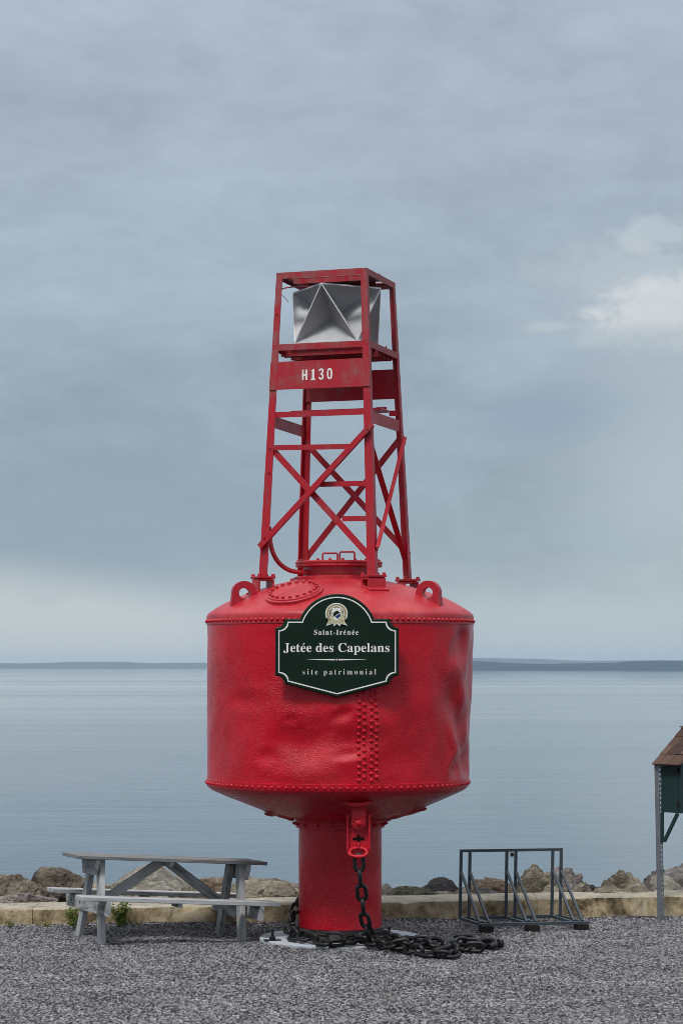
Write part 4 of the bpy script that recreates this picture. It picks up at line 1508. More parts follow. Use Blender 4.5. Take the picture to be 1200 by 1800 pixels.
def text_mesh(s, bold_serif=True, offset=0.0, spacing=1.0):
    """flat mesh of one text run in Blender's built-in typeface; serif forms come from the mathematical alphabet"""
    cu = bpy.data.curves.new('lettering', 'FONT')
    acc = []
    body = ''
    for ch in s:
        if ch == 'é':
            ch = 'e'
        body += BOLD.get(ch, ch) if bold_serif else ch
    cu.body = body
    cu.size = 1.0
    cu.offset = offset
    cu.space_character = spacing
    cu.resolution_u = 3
    cu.fill_mode = 'FRONT'
    ob = bpy.data.objects.new('lettering', cu)
    COL.objects.link(ob)
    dg = bpy.context.evaluated_depsgraph_get()
    me = bpy.data.meshes.new_from_object(ob.evaluated_get(dg))
    vs = [v.co.copy() for v in me.vertices]
    fs = [tuple(p.vertices) for p in me.polygons]
    bpy.data.objects.remove(ob)
    bpy.data.curves.remove(cu)
    bpy.data.meshes.remove(me)
    return vs, fs


def islands(vs, fs):
    """bounding boxes of each connected glyph piece"""
    par = list(range(len(vs)))

    def find(i):
        while par[i] != i:
            par[i] = par[par[i]]
            i = par[i]
        return i
    for f in fs:
        for k in f[1:]:
            par[find(k)] = find(f[0])
    g = {}
    for i, v in enumerate(vs):
        g.setdefault(find(i), []).append(i)
    return list(g.values())


def sign_text(name, s, x0, x1, ybase, ycap, refcap, parent, offset=0.0, spacing=1.0, wid=1.0):
    """letters fitted between sign pixels x0..x1, baseline ybase and capital top ycap"""
    vs, fs = text_mesh(s, True, offset, spacing)
    isl = islands(vs, fs)
    minx = min(v.x for v in vs)
    maxx = max(v.x for v in vs)
    # capital height measured on the tallest piece
    capz = refcap
    kx = (x1 - x0) / (maxx - minx)
    ky = (ybase - ycap) / capz
    bm = new()
    bv = []
    for v in vs:
        X_, Y_ = x0 + (v.x - minx) * kx, ybase - v.y * ky
        bv.append(bm.verts.new(sp(X_, Y_, 0.0025)))
    for f in fs:
        try:
            bm.faces.new([bv[i] for i in f])
        except ValueError:
            pass
    # accents over each é: find the e pieces in reading order
    pieces = sorted([(min(vs[i].x for i in g), max(vs[i].x for i in g), min(vs[i].y for i in g), max(vs[i].y for i in g)) for g in isl])
    cells = []
    for p in pieces:     # merge dot and stem of an i into one cell
        if cells and p[0] < cells[-1][1] - 0.2 * min(p[1] - p[0], cells[-1][1] - cells[-1][0]):
            c_ = cells[-1]
            cells[-1] = (min(c_[0], p[0]), max(c_[1], p[1]), min(c_[2], p[2]), max(c_[3], p[3]))
        else:
            cells.append(p)
    letters = [c_ for c_ in s if c_ != ' ']
    if len(cells) == len(letters):
        for c_, ch in zip(cells, letters):
            if ch == 'é':
                mx = x0 + ((c_[0] + c_[1]) / 2 - minx) * kx
                ty_ = ybase - c_[3] * ky
                hcap = ybase - ycap
                P = [(mx - 0.05 * hcap, ty_ - 0.07 * hcap), (mx + 0.07 * hcap, ty_ - 0.33 * hcap), (mx + 0.21 * hcap, ty_ - 0.30 * hcap), (mx + 0.02 * hcap, ty_ - 0.07 * hcap)]
                bm.faces.new([bm.verts.new(sp(x, y, 0.0025)) for x, y in P])
    else:
        print('ACCENT MISMATCH', s, len(cells), len(letters))
    bm.normal_update()
    for f in bm.faces:
        if f.normal.y > 0:
            f.normal_flip()
    ex = bmesh.ops.extrude_face_region(bm, geom=list(bm.faces))
    bmesh.ops.translate(bm, verts=[g_ for g_ in ex['geom'] if isinstance(g_, bmesh.types.BMVert)], vec=(0, 0.0035, 0))
    bmesh.ops.recalc_face_normals(bm, faces=bm.faces)
    return finish(bm, name, M['white'], parent)


capv, _ = text_mesh('I')
CAP = max(v.y for v in capv)
sign_text('lettering', 'Saint-Irénée', 393, 766, 411, 370, CAP, board, spacing=1.25)
sign_text('lettering', 'Jetée des Capelans', 135, 1028, 557, 482, CAP, board)
sign_text('lettering', 'site patrimonial', 298, 915, 747, 701, CAP, board, offset=-0.012, spacing=1.45)
poly_part('divider_rule', [[(328, 621), (440, 618.2), (568, 615.5), (568, 628), (440, 624.5)], [(840, 621), (728, 624.5), (600, 628), (600, 615.5), (728, 618.2)],
                           [(575, 621.7), (584, 612), (593, 621.7), (584, 631)]], M['white'], board, 0.0022)

# crest: ribbon medallion with a shield
EX = lambda x: (560 + x / 17.14 - 470) * 4.8
EY = lambda y: (1050 + y / 17.14 - 1030) * 4.8


def earc(cx, cy, r, a0, a1, n, ry=None):
    return [(EX(cx + r * math.cos(R(a0 + (a1 - a0) * k / n))), EY(cy + (ry or r) * math.sin(R(a0 + (a1 - a0) * k / n)))) for k in range(n + 1)]


E = lambda pts: [(EX(x), EY(y)) for x, y in pts]
outer = earc(535, 490, 338, 140, 400, 40, 322)
tail = E([(800, 640), (806, 740), (862, 858), (760, 822), (672, 800), (648, 872), (545, 800), (450, 872), (425, 790), (340, 822), (222, 858), (268, 740), (262, 640)])
crest = poly_part('crest', [outer + tail], M['white'], board, 0.003)
poly_part('crest_field', [earc(535, 490, 315, 140, 400, 40, 300) + E([(782, 640), (788, 735), (822, 818), (745, 795), (655, 780), (640, 830), (545, 765), (458, 830), (440, 770), (330, 800), (268, 818), (288, 735), (284, 640)])], M['gold'], crest, 0.0038)
ring = []
for a0 in range(150, 390, 12):
    ring.append(earc(535, 480, 285, a0, a0 + 8, 3) + earc(535, 480, 240, a0 + 8, a0, 3))
ring.append(E([(300, 655), (330, 650), (325, 690), (358, 672), (318, 705)]))
ring.append(earc(712, 705, 26, 0, 360, 12, 34)[:-1])
poly_part('crest_marks', ring, M['gold_dark'], crest, 0.0044)
poly_part('crest_ring', [earc(535, 480, 232, 155, 385, 40) + earc(535, 480, 212, 385, 155, 40)], M['white'], crest, 0.0044)
poly_part('crest_band', [earc(535, 480, 205, 180, 360, 30) + earc(535, 480, 178, 360, 180, 30)], M['gold_dark'], crest, 0.0044)
poly_part('shield', [E([(412, 325), (665, 325), (665, 560), (640, 630), (590, 675), (540, 700), (490, 675), (438, 630), (412, 560)])], M['white'], crest, 0.005)
poly_part('shield_hill', [E([(432, 470), (545, 395), (648, 455), (460, 575), (432, 590)])], M['green'], crest, 0.0058)
poly_part('shield_sea', [E([(485, 585), (650, 480), (652, 575), (600, 605), (600, 650), (590, 650)])], M['blue'], crest, 0.0058)

# H130 on the number plate
pl_n = fnorm('A', 'B')


def plate_pt(X, Y):
    """pixel of the 10x plate crop -> a point on the plate's front face"""
    px, py = 500 + X / 10, 630 + Y / 10
    o = Vector((0, -DIST, CAMZ))
    d = Vector(((px - 600) / FPX, 1, -(py - 1172) / FPX))
    # the plate leans slightly: intersect with its real plane
    p0 = poly0[0] + pl_n * 0.010
    nn = (poly0[1] - poly0[0]).cross(poly0[3] - poly0[0]).normalized()
    t = (p0 - o).dot(nn) / d.dot(nn)
    return o + d * t, nn


def plate_mesh(name, loops, m, lift):
    bm = new()
    for P in loops:
        if isinstance(P, tuple):       # (outer, inner) ring of equal length
            A_ = [bm.verts.new(plate_pt(*q)[0]) for q in P[0]]
            B_ = [bm.verts.new(plate_pt(*q)[0]) for q in P[1]]
            k_ = len(A_)
            for i in range(k_):
                bm.faces.new((A_[i], A_[(i + 1) % k_], B_[(i + 1) % k_], B_[i]))
        else:
            bm.faces.new([bm.verts.new(plate_pt(*q)[0]) for q in P])
    nn = plate_pt(600, 300)[1]
    if nn.y > 0:
        nn = -nn
    bm.normal_update()
    for f in bm.faces:
        if f.normal.dot(nn) < 0:
            f.normal_flip()
    bmesh.ops.translate(bm, verts=bm.verts, vec=nn * lift)
    ex = bmesh.ops.extrude_face_region(bm, geom=list(bm.faces))
    bmesh.ops.translate(bm, verts=[g_ for g_ in ex['geom'] if isinstance(g_, bmesh.types.BMVert)], vec=-nn * (lift + 0.0005))
    bmesh.ops.triangulate(bm, faces=[f for f in bm.faces if len(f.verts) > 4])
    bmesh.ops.recalc_face_normals(bm, faces=bm.faces)
    return finish(bm, name, m, nplate)


def q(x, y, dx=0):
    return (x + dx, y - 0.052 * (x - 300))


H_ = [[(310, 200), (338, 200), (338, 384), (310, 384)], [(372, 202), (400, 202), (400, 386), (372, 386)], [(336, 278), (374, 279), (374, 308), (336, 307)]]
one = [[(470, 215), (492, 212), (508, 196), (522, 196), (522, 368), (538, 368), (538, 394), (462, 394), (462, 368), (484, 368), (484, 232), (470, 236)]]


def oval(cx, cy, rx, ry, n=24, p=0.75):
    return [(cx + rx * (abs(math.cos(2 * PI * k / n)) ** p) * (1 if math.cos(2 * PI * k / n) >= 0 else -1), cy + ry * (abs(math.sin(2 * PI * k / n)) ** p) * (1 if math.sin(2 * PI * k / n) >= 0 else -1)) for k in range(n)]


zero = (oval(793, 294, 46, 98), oval(793, 294, 18, 70))
three = [(604, 236), (604, 222), (620, 200), (645, 194), (672, 200), (686, 225), (686, 262), (672, 286), (662, 291), (674, 298), (688, 322), (688, 360), (672, 385), (646, 392), (618, 386), (602, 362), (602, 346),
         (628, 346), (632, 360), (646, 366), (658, 356), (660, 325), (650, 306), (630, 304), (630, 279), (648, 276), (658, 262), (658, 232), (647, 219), (634, 226), (630, 238)]
loops = [[q(*p) for p in L] for L in H_] + [[q(*p) for p in one[0]]] + [[q(*p, ) for p in three]] + [([q(*p) for p in zero[0]], [q(*p) for p in zero[1]])]
loops = [[(x, y + 0) for x, y in L] if not isinstance(L, tuple) else L for L in loops]
plate_mesh('lettering', loops, M['white'], 0.0022)

# ================================================================== FOOTING, CHAINS
foot = thing('round_footing', 'pale grey round base plate under the red pillar', 'base plate', (0, 0, 0))
bm = new()
lathe(bm, [(0, 0.026), (0.725, 0.026), (0.737, 0.020), (0.738, -0.12)], 120, (BX + 0.008, 0, 0))
finish(bm, 'footing_disc', M['plate'], foot, smooth=30)
bm = new()
lathe(bm, [(0, 0), (0.05, 0), (0.05, 0.008), (0.03, 0.01), (0.03, 0.034), (0.014, 0.036), (0.014, 0.10), (0, 0.10)], 6)
add_box(bm, (0, 0, 0.004), (1, 0, 0), (0, 1, 0), (0, 0, 1), 0.14, 0.09, 0.009)
ab = bpy.data.meshes.new('anchor_bolt')
bm.to_mesh(ab)
bm.free()
ab.materials.append(M['chain'])
for x, y in ((-0.615, -0.28), (0.43, -0.09), (-0.02, 0.62)):
    inst('anchor_bolt', ab, Matrix.Translation((x, y, 0.027)) @ Matrix.Rotation(0.4, 4, 'Z'), foot)


def link_mesh(name, ln, wd, r, m):
    """stadium shaped link, long axis x, lying in xy"""
    bm = new()
    pts = []
    R_ = wd / 2 - r
    hl = ln / 2 - wd / 2
    for k in range(7):
        a = -PI / 2 + PI * k / 6
        pts.append((hl + R_ * math.cos(a), R_ * math.sin(a), 0))
    for k in range(7):
        a = PI / 2 + PI * k / 6
        pts.append((-hl + R_ * math.cos(a), R_ * math.sin(a), 0))
    tube(bm, pts, r, 7, closed=True)
    for f in bm.faces:
        f.smooth = True
    me = bpy.data.meshes.new(name)
    bm.to_mesh(me)
    bm.free()
    me.materials.append(m)
    return me


LINK = link_mesh('link', 0.180, 0.112, 0.0185, M['chain'])
BIGLINK = link_mesh('link', 0.25, 0.12, 0.020, M['chain'])


def chain(root, pts, pitch, seed, hang=0, roll0=0.0):
    rnd = random.Random(seed)
    pts = [(x if x < 0.85 else 0.85 + (x - 0.85) * 0.80, y, z) for x, y, z in pts]
    c = spline(pts, 20)
    # resample at equal pitch
    out = [c[0]]
    acc = 0.0
    for a, b in zip(c[:-1], c[1:]):
        seg = (b - a).length
        pos = 0.0
        while acc + seg - pos >= pitch:
            pos += pitch - acc
            out.append(a.lerp(b, pos / seg))
            acc = 0.0
        acc += seg - pos
    for i in range(len(out) - 1):
        p = (out[i] + out[i + 1]) / 2
        d = (out[i + 1] - out[i]).normalized()
        x = d
        if abs(d.z) > 0.9:
            s_ = Vector((1, 0, 0)).cross(d).normalized()
            s_ = d.cross(s_)
        else:
            s_ = Vector((0, 0, 1)).cross(d).normalized()
        u_ = x.cross(s_).normalized()
        roll = (0 if i % 2 == 0 else PI / 2) + roll0
        if i >= hang:
            roll = (R(28) if i % 2 == 0 else R(118)) + rnd.uniform(-0.35, 0.35)
        m = Matrix((x, s_ * math.cos(roll) + u_ * math.sin(roll), -s_ * math.sin(roll) + u_ * math.cos(roll))).transposed().to_4x4()
        if i >= hang:
            ext = abs((Matrix.Rotation(0, 3, 'X') @ Vector((m[2][1], 0, 0))).x) * 0.054 + abs(m[2][0]) * 0.085
            low = p.z - ext - 0.0165
            flr = 0.03 if math.hypot(p.x, p.y) < 0.74 else 0.0
            if low < flr:
                p = p + Vector((0, 0, flr - low - 0.006))
        inst('link', LINK, Matrix.Translation(p) @ m, root)
    return out


ch1 = thing('anchor_chain', 'black chain hanging from the red bracket down to the base plate', 'chain', (hx, hy, 0.8), 'black mooring chains')
chain(ch1, [(hx, hy - 0.02, bz(1502)), (hx + 0.01, hy, 0.66), (0.178, -0.93, 0.50), (0.188, -0.87, 0.35), (0.225, -0.79, 0.19), (0.29, -0.70, 0.075),
            (0.38, -0.76, 0.05), (0.50, -0.98, 0.05), (0.60, -1.22, 0.05), (0.73, -1.40, 0.04), (0.88, -1.50, 0.04), (1.0, -1.46, 0.05), (0.93, -1.22, 0.09),
            (0.80, -1.08, 0.08), (0.92, -0.92, 0.05), (1.08, -0.98, 0.05), (1.22, -1.10, 0.05), (1.34, -1.0, 0.05)], 0.138, 3, hang=6)
ch2 = thing('anchor_chain', 'black chain looped round the foot of the red pillar and heaped at its right', 'chain', (-0.4, 0.1, 0.03), 'black mooring chains')
chain(ch2, [(-0.24, 0.34, 0.36), (-0.385, 0.16, 0.33), (-0.435, 0.0, 0.23), (-0.465, -0.14, 0.12), (-0.47, -0.30, 0.06), (-0.36, -0.46, 0.06), (-0.20, -0.55, 0.05), (-0.04, -0.60, 0.05), (0.12, -0.64, 0.05), (0.26, -0.78, 0.06), (0.36, -0.95, 0.07),
            (0.50, -1.14, 0.09), (0.60, -1.02, 0.11), (0.46, -0.98, 0.10), (0.60, -0.94, 0.07), (0.74, -1.04, 0.09), (0.70, -1.2, 0.11), (0.84, -1.26, 0.10), (0.98, -1.14, 0.09), (1.02, -0.96, 0.10), (1.16, -0.86, 0.08), (1.30, -0.88, 0.08), (1.40, -0.76, 0.06), (1.32, -0.64, 0.06)], 0.138, 9, hang=5)
ch3 = thing('anchor_chain', 'short black chain lying slack in front of the pillar foot', 'chain', (-0.3, -0.5, 0.03), 'black mooring chains')
chain(ch3, [(-0.44, -0.20, 0.16), (-0.40, -0.40, 0.11), (-0.26, -0.62, 0.06), (-0.10, -0.76, 0.05), (0.06, -0.72, 0.07), (0.20, -0.62, 0.10), (0.34, -0.60, 0.12), (0.44, -0.74, 0.11), (0.46, -0.94, 0.12), (0.62, -1.10, 0.12), (0.80, -1.16, 0.13), (0.90, -1.34, 0.10), (0.76, -1.46, 0.08)], 0.138, 21, hang=0)
inst('link', BIGLINK, Matrix.Translation((1.06, -0.72, 0.085)) @ Matrix.Rotation(0.15, 4, 'Z') @ Matrix.Rotation(1.1, 4, 'X'), ch2)
bm = new()
tube(bm, spline([(1.16, -0.78, 0.05), (1.24, -0.70, 0.09), (1.32, -0.72, 0.08), (1.34, -0.80, 0.05), (1.28, -0.86, 0.04)], 5), 0.026, 8)
tube(bm, [(1.18, -0.86, 0.045), (1.37, -0.76, 0.055)], 0.022, 8)
lathe(bm, [(0, -0.02), (0.042, -0.02), (0.042, 0.02), (0, 0.02)], 8, (1.38, -0.755, 0.056), Vector((0.46, -0.88, 0)), (0, 0, 1), Vector((0.88, 0.46, 0)))
finish(bm, 'end_shackle', M['chain'], ch2, smooth=50)

# ================================================================== PICNIC TABLE
TA = R(20)
pu = Vector((math.cos(TA), math.sin(TA), -0.063))
pvv = Vector((-math.sin(TA), math.cos(TA), -0.030))
pw = pu.cross(pvv).normalized()
PO = at(139, 1503.5, 20.2)
pic = thing('picnic_table', 'weathered grey wooden picnic table with attached benches, tilting to the right', 'picnic table', (PO.x + 0.7, PO.y + 0.6, 0))
TL, TW = 1.77, 0.63


def tp(l, w_, h):
    return PO + pu * l + pvv * w_ + pw * h


def plank(name, l0, l1, w0, w1, h0, h1, axis='l', bevel=0.004, m='wood'):
    bm = new()
    c = tp((l0 + l1) / 2, (w0 + w1) / 2, (h0 + h1) / 2)
    if axis == 'l':
        add_box(bm, c, pu, pvv, pw, l1 - l0, w1 - w0, h1 - h0, bevel, True)
    else:
        add_box(bm, c, pvv, pu, pw, w1 - w0, l1 - l0, h1 - h0, bevel, True)
    return finish(bm, name, M[m], pic)


rp = random.Random(4)
for i in range(4):
    a = i * TW / 4
    plank('top_plank', rp.uniform(-0.006, 0.006), TL + rp.uniform(-0.008, 0.008), a + 0.003, a + TW / 4 - 0.003, -0.032 + rp.uniform(-0.002, 0.002), rp.uniform(-0.002, 0.002), m='wood_dark')
for a, b in ((-0.33, -0.20), (-0.194, -0.065), (0.80, 0.93), (0.936, 1.066)):
    plank('seat_plank', -0.035 + rp.uniform(-0.006, 0.006), 1.80 + rp.uniform(-0.006, 0.006), a, b, -0.385, -0.346)


hexb = hexbolt_mesh('bolt', 0.011, 0.007, 0, 0, M['galv'], 0.016)


def cleat(name, l0, l1, w0, w1, h0, h1, cut):
    """cross board with the lower corners cut away"""
    bm = new()
    poly = [(w0, h1), (w1, h1), (w1, h1 - (h1 - h0) * 0.25), (w1 - cut, h0), (w0 + cut, h0), (w0, h1 - (h1 - h0) * 0.25)]
    a = [bm.verts.new(tp(l0, y, z)) for y, z in poly]
    b = [bm.verts.new(tp(l1, y, z)) for y, z in poly]
    fs = [bm.faces.new(a), bm.faces.new(b[::-1])] + [bm.faces.new((a[i], b[i], b[(i + 1) % 6], a[(i + 1) % 6])) for i in range(6)]
    bmesh.ops.recalc_face_normals(bm, faces=fs)
    ul = bm.loops.layers.uv.verify()
    c = tp(l0, w0, h0)
    for f in bm.faces:
        for l in f.loops:
            d = l.vert.co - c
            l[ul].uv = (d.dot(pvv), d.dot(pu) + d.dot(pw))
    return finish(bm, name, M['wood'], pic)


cleat('top_cleat', 0.165, 0.203, 0.03, 0.57, -0.175, -0.034, 0.07)
cleat('top_cleat', 1.575, 1.613, 0.03, 0.57, -0.175, -0.034, 0.07)
cleat('top_cleat', 0.85, 0.888, 0.03, 0.57, -0.078, -0.034, 0.05)
cleat('seat_beam', 0.19, 0.228, -0.345, 1.20, -0.515, -0.387, 0.01)
cleat('seat_beam', 1.60, 1.638, -0.345, 1.20, -0.515, -0.387, 0.01)
plank('seat_cleat', 0.85, 0.888, -0.31, -0.08, -0.420, -0.387, 'w', 0.002)
plank('seat_cleat', 0.85, 0.888, 0.82, 1.05, -0.420, -0.387, 'w', 0.002)
for bl in (0.19, 1.638):
    for bw in (-0.25, 0.06, 0.66, 0.98):
        d_ = -pu if bl < 1 else pu
        inst('bolt', hexb, orient(tp(bl, bw, -0.45), d_), pic)


def leg(l, wt, wf):
    top_ = tp(l, wt, -0.04)
    f = tp(l, wf, -0.80)
    t = (f.z - (-0.09)) / (top_.z - f.z)
    ftz = f + (f - top_) * t
    # stop a little below the gravel
    k = (top_.z - (ground_z(f.x, f.y) - 0.03)) / (top_.z - f.z)
    p1 = top_ + (f - top_) * k
    bm = new()
    bar(bm, top_, p1, pvv, 0.125, 0.050, 0.004, True)
    finish(bm, 'leg', M['wood'], pic)


leg(0.247, 0.18, -0.01)
leg(0.231, 0.42, 0.78)
leg(1.555, 0.18, -0.01)
leg(1.535, 0.42, 0.68)
for a, b in (((0.835, -0.045), (0.24, -0.47)), ((0.905, -0.045), (1.58, -0.50))):
    bm = new()
    bar(bm, tp(a[0], 0.30, a[1]), tp(b[0], 0.30, b[1]), pvv, 0.036, 0.085, 0.003, True)
    finish(bm, 'diagonal_brace', M['wood'], pic)

# ================================================================== BIKE RACK
ru = Vector((math.cos(R(10)), math.sin(R(10)), 0))
rv = Vector((0.275, -0.961, 0))
RO = Vector(((808 - 600) * 21.7 / FPX, 21.7 - DIST, 0.075))
rack = thing('bike_rack', 'blue grey square tube steel bike rack standing on wooden blocks', 'bike rack', (RO.x + 0.5, RO.y - 0.3, 0))
ts = 0.027
RL, RD, RH = 0.985, 0.60, 0.625
lean = Vector((0.016, 0.0, 1))


def rtube(name, p0, p1, hint=(0, 0, 1), s=ts):
    bm = new()
    hint = Vector(hint)
    d = (Vector(p1) - Vector(p0)).normalized()
    if abs(d.dot(hint)) > 0.95:
        hint = ru
    bar(bm, p0, p1, hint, s, s, 0.002)
    return finish(bm, name, M['rack'], rack)


rtube('top_rail', RO + lean * (RH + ts / 2 + 0.001) - ru * ts / 2, RO + ru * (RL + ts / 2) + lean * (RH + ts / 2 + 0.001))
rtube('back_rail', RO - ru * ts / 2, RO + ru * (RL + ts / 2))
rtube('front_rail', RO + rv * RD - ru * ts / 2, RO + rv * RD + ru * (RL + 0.06))
for f in (0, 0.088, 0.455, 0.545, 0.915, 1.0):
    b = RO + ru * RL * f
    rtube('post', b + Vector((0, 0, ts / 2 + 0.001)), b + lean * RH, ru)
    rtube('base_rail', b + rv * (ts / 2 + 0.001), b + rv * (RD - ts / 2 - 0.001))
    st = b + lean * (RH - 0.19) + rv * (ts / 2)
    en = b + rv * (RD - 0.03) + Vector((0, 0, ts / 2)) + ru * 0.0
    rtube('diagonal_tube', st, en, ru, 0.024)
for f in (0.05, 0.5, 0.98):
    bm = new()
    add_box(bm, RO + rv * RD + ru * RL * f + Vector((0, 0, -0.049)), ru, rv, (0, 0, 1), 0.115, 0.09, 0.07, 0.004)
    finish(bm, 'wood_block', M['darkwood'], rack)
tpnt = RO + ru * RL * 0.502 + lean * (RH - 0.026) + rv * 0.016
bm = new()
add_box(bm, tpnt, ru, rv, (0, 0, 1), 0.040, 0.004, 0.050, 0.001)
tg_ = finish(bm, 'tag', M['paper'], rack)
bm = new()
lathe(bm, [(0.0, 0.006), (0.016, 0.006), (0.017, 0.0)], 14, tpnt + rv * 0.001, ru, (0, 0, 1), rv)
finish(bm, 'tag_disc', M['chain'], tg_)

# ================================================================== NOTICE CABINET on posts, right edge
KO = at(1161.5, 1612, 22.1)
KO.z = 0
ke = Vector((0.74, -0.673, 0))          # back -> front
kw = Vector((0.673, 0.74, 0))           # left -> right
kl = Vector((-0.020, 0.0, 1))           # the post leans a little
kio = thing('notice_cabinet', 'dark green roofed cabinet on galvanised posts at the right edge of the photo', 'notice board', (KO.x, KO.y, 0))
WB, DB = 0.90, 0.225
CB = KO + kl * 1.0 + ke * 0.015 + kw * 0.01
CB.z = 0
ZK0, ZK1 = 1.058, 1.545


def kp(e, w_, z):
    return CB + ke * e + kw * w_ + Vector((0, 0, z))


def kbox(name, e0, e1, w0, w1, z0, z1, m='kiosk', parent=None, bev=0.003):
    bm = new()
    add_box(bm, kp((e0 + e1) / 2, (w0 + w1) / 2, (z0 + z1) / 2), ke, kw, (0, 0, 1), e1 - e0, w1 - w0, z1 - z0, bev)
    return finish(bm, name, M[m], parent or kio)


kbox('side_panel', 0.0, DB - 0.03, 0.0, 0.018, ZK0, ZK1)
kbox('side_panel', 0.0, DB - 0.03, WB - 0.018, WB, ZK0, ZK1)
kbox('back_panel', 0.0, 0.015, 0.0185, WB - 0.0185, ZK0, ZK1)
kbox('bottom_panel', 0.0155, DB - 0.03, 0.0185, WB - 0.0185, ZK0, ZK0 + 0.018)
kbox('display_board', 0.0165, 0.03, 0.03, WB - 0.03, ZK0 + 0.03, ZK1 - 0.02, 'paper')
# front door with glass
de0, de1 = DB - 0.029, DB
dr = kbox('door', de0, de1, 0.0, 0.06, ZK0 - 0.004, ZK1)
kbox('door_rail', de0, de1, 0.0605, WB - 0.0605, ZK0 - 0.004, ZK0 + 0.075, parent=dr)
kbox('door_rail', de0, de1, 0.0605, WB - 0.0605, ZK1 - 0.06, ZK1, parent=dr)
kbox('door_stile', de0, de1, WB - 0.06, WB, ZK0 - 0.004, ZK1, parent=dr)
gm = bpy.data.materials.new('cabinet_glass')
gm.use_nodes = True
gt = NT(gm.node_tree)
gb = gt.n('ShaderNodeBsdfPrincipled', {'Base Color': (0.9, 0.95, 0.95, 1), 'Roughness': 0.03, 'Transmission Weight': 1.0, 'IOR': 1.45})
gt.n('ShaderNodeOutputMaterial', {'Surface': gb.outputs[0]})
M['glass'] = gm
kbox('pane', de0 + 0.010, de0 + 0.015, 0.0605, WB - 0.0605, ZK0 + 0.0755, ZK1 - 0.0605, 'glass', dr, 0.0)
kbox('hinge', de0 - 0.012, de1 - 0.014, -0.004, 0.0, ZK0 + 0.05, ZK0 + 0.11, 'darkwood', dr, 0.0)
kbox('hinge', de0 - 0.012, de1 - 0.014, -0.004, 0.0, ZK1 - 0.11, ZK1 - 0.05, 'darkwood', dr, 0.0)
# gable and roof boards
OV = 0.055
rise = 0.315
half = WB / 2
for e0, e1 in ((0.0, 0.015), (de0, de1)):
    bm = new()
    poly = [(0, ZK1 + 0.001), (WB, ZK1 + 0.001), (half, ZK1 + rise * half / (half + OV) - 0.01)]
    a = [bm.verts.new(kp(e0, x, z)) for x, z in poly]
    b = [bm.verts.new(kp(e1, x, z)) for x, z in poly]
    fs = [bm.faces.new(a), bm.faces.new(b[::-1])] + [bm.faces.new((a[i], b[i], b[(i + 1) % 3], a[(i + 1) % 3])) for i in range(3)]
    bmesh.ops.recalc_face_normals(bm, faces=fs)
    finish(bm, 'gable', M['kiosk'], kio)
roof_e0, roof_e1 = -0.05, DB + 0.05
zr = ZK1 + rise
ze = ZK1 - rise * OV / (half + OV) + 0.015
for s in (0, 1):
    w_e, w_r = (-OV, half) if s == 0 else (WB + OV, half)
    sv_ = Vector((0, 0, 0)) + kw * (w_r - w_e) + Vector((0, 0, zr - ze))
    ln = sv_.length
    sd2 = sv_.normalized()
    nr = sd2.cross(ke).normalized()
    if nr.z < 0:
        nr = -nr
    bm = new()
    ctr = kp((roof_e0 + roof_e1) / 2, w_e, ze) + sd2 * ln / 2 - nr * 0.009
    add_box(bm, ctr, ke, sd2, nr, roof_e1 - roof_e0 - 0.004, ln - 0.004, 0.016)
    roof = finish(bm, 'roof', M['kiosk'], kio)
    rs = random.Random(3 + s)
    nc = 4
    ex_ = ln / nc
    for c in range(nc):
        e = roof_e0 - 0.008
        first = True
        while e < roof_e1 + 0.008 - 0.01:
            wd = rs.uniform(0.085, 0.15) if not first else rs.uniform(0.06, 0.13)
            first = False
            e2 = min(e + wd, roof_e1 + 0.008)
            bm = new()
            off = c * ex_ - (0.02 if c == 0 else 0.0)
            cc = kp((e + e2) / 2, w_e, ze) + sd2 * (off + ex_ * 0.56) + nr * (0.010 + 0.002 * (c % 2) + rs.uniform(-0.001, 0.001))
            add_box(bm, cc, ke, sd2 + nr * -0.035, nr + sd2 * 0.035, e2 - e - 0.004, ex_ * 1.14, 0.010, 0.001)
            finish(bm, 'shingle', M['shingle'], roof)
            e = e2
bm = new()
add_box(bm, kp((roof_e0 + roof_e1) / 2, half, zr + 0.018), ke, kw, (0, 0, 1), roof_e1 - roof_e0 + 0.02, 0.09, 0.012)
finish(bm, 'ridge_cap', M['shingle'], kio)
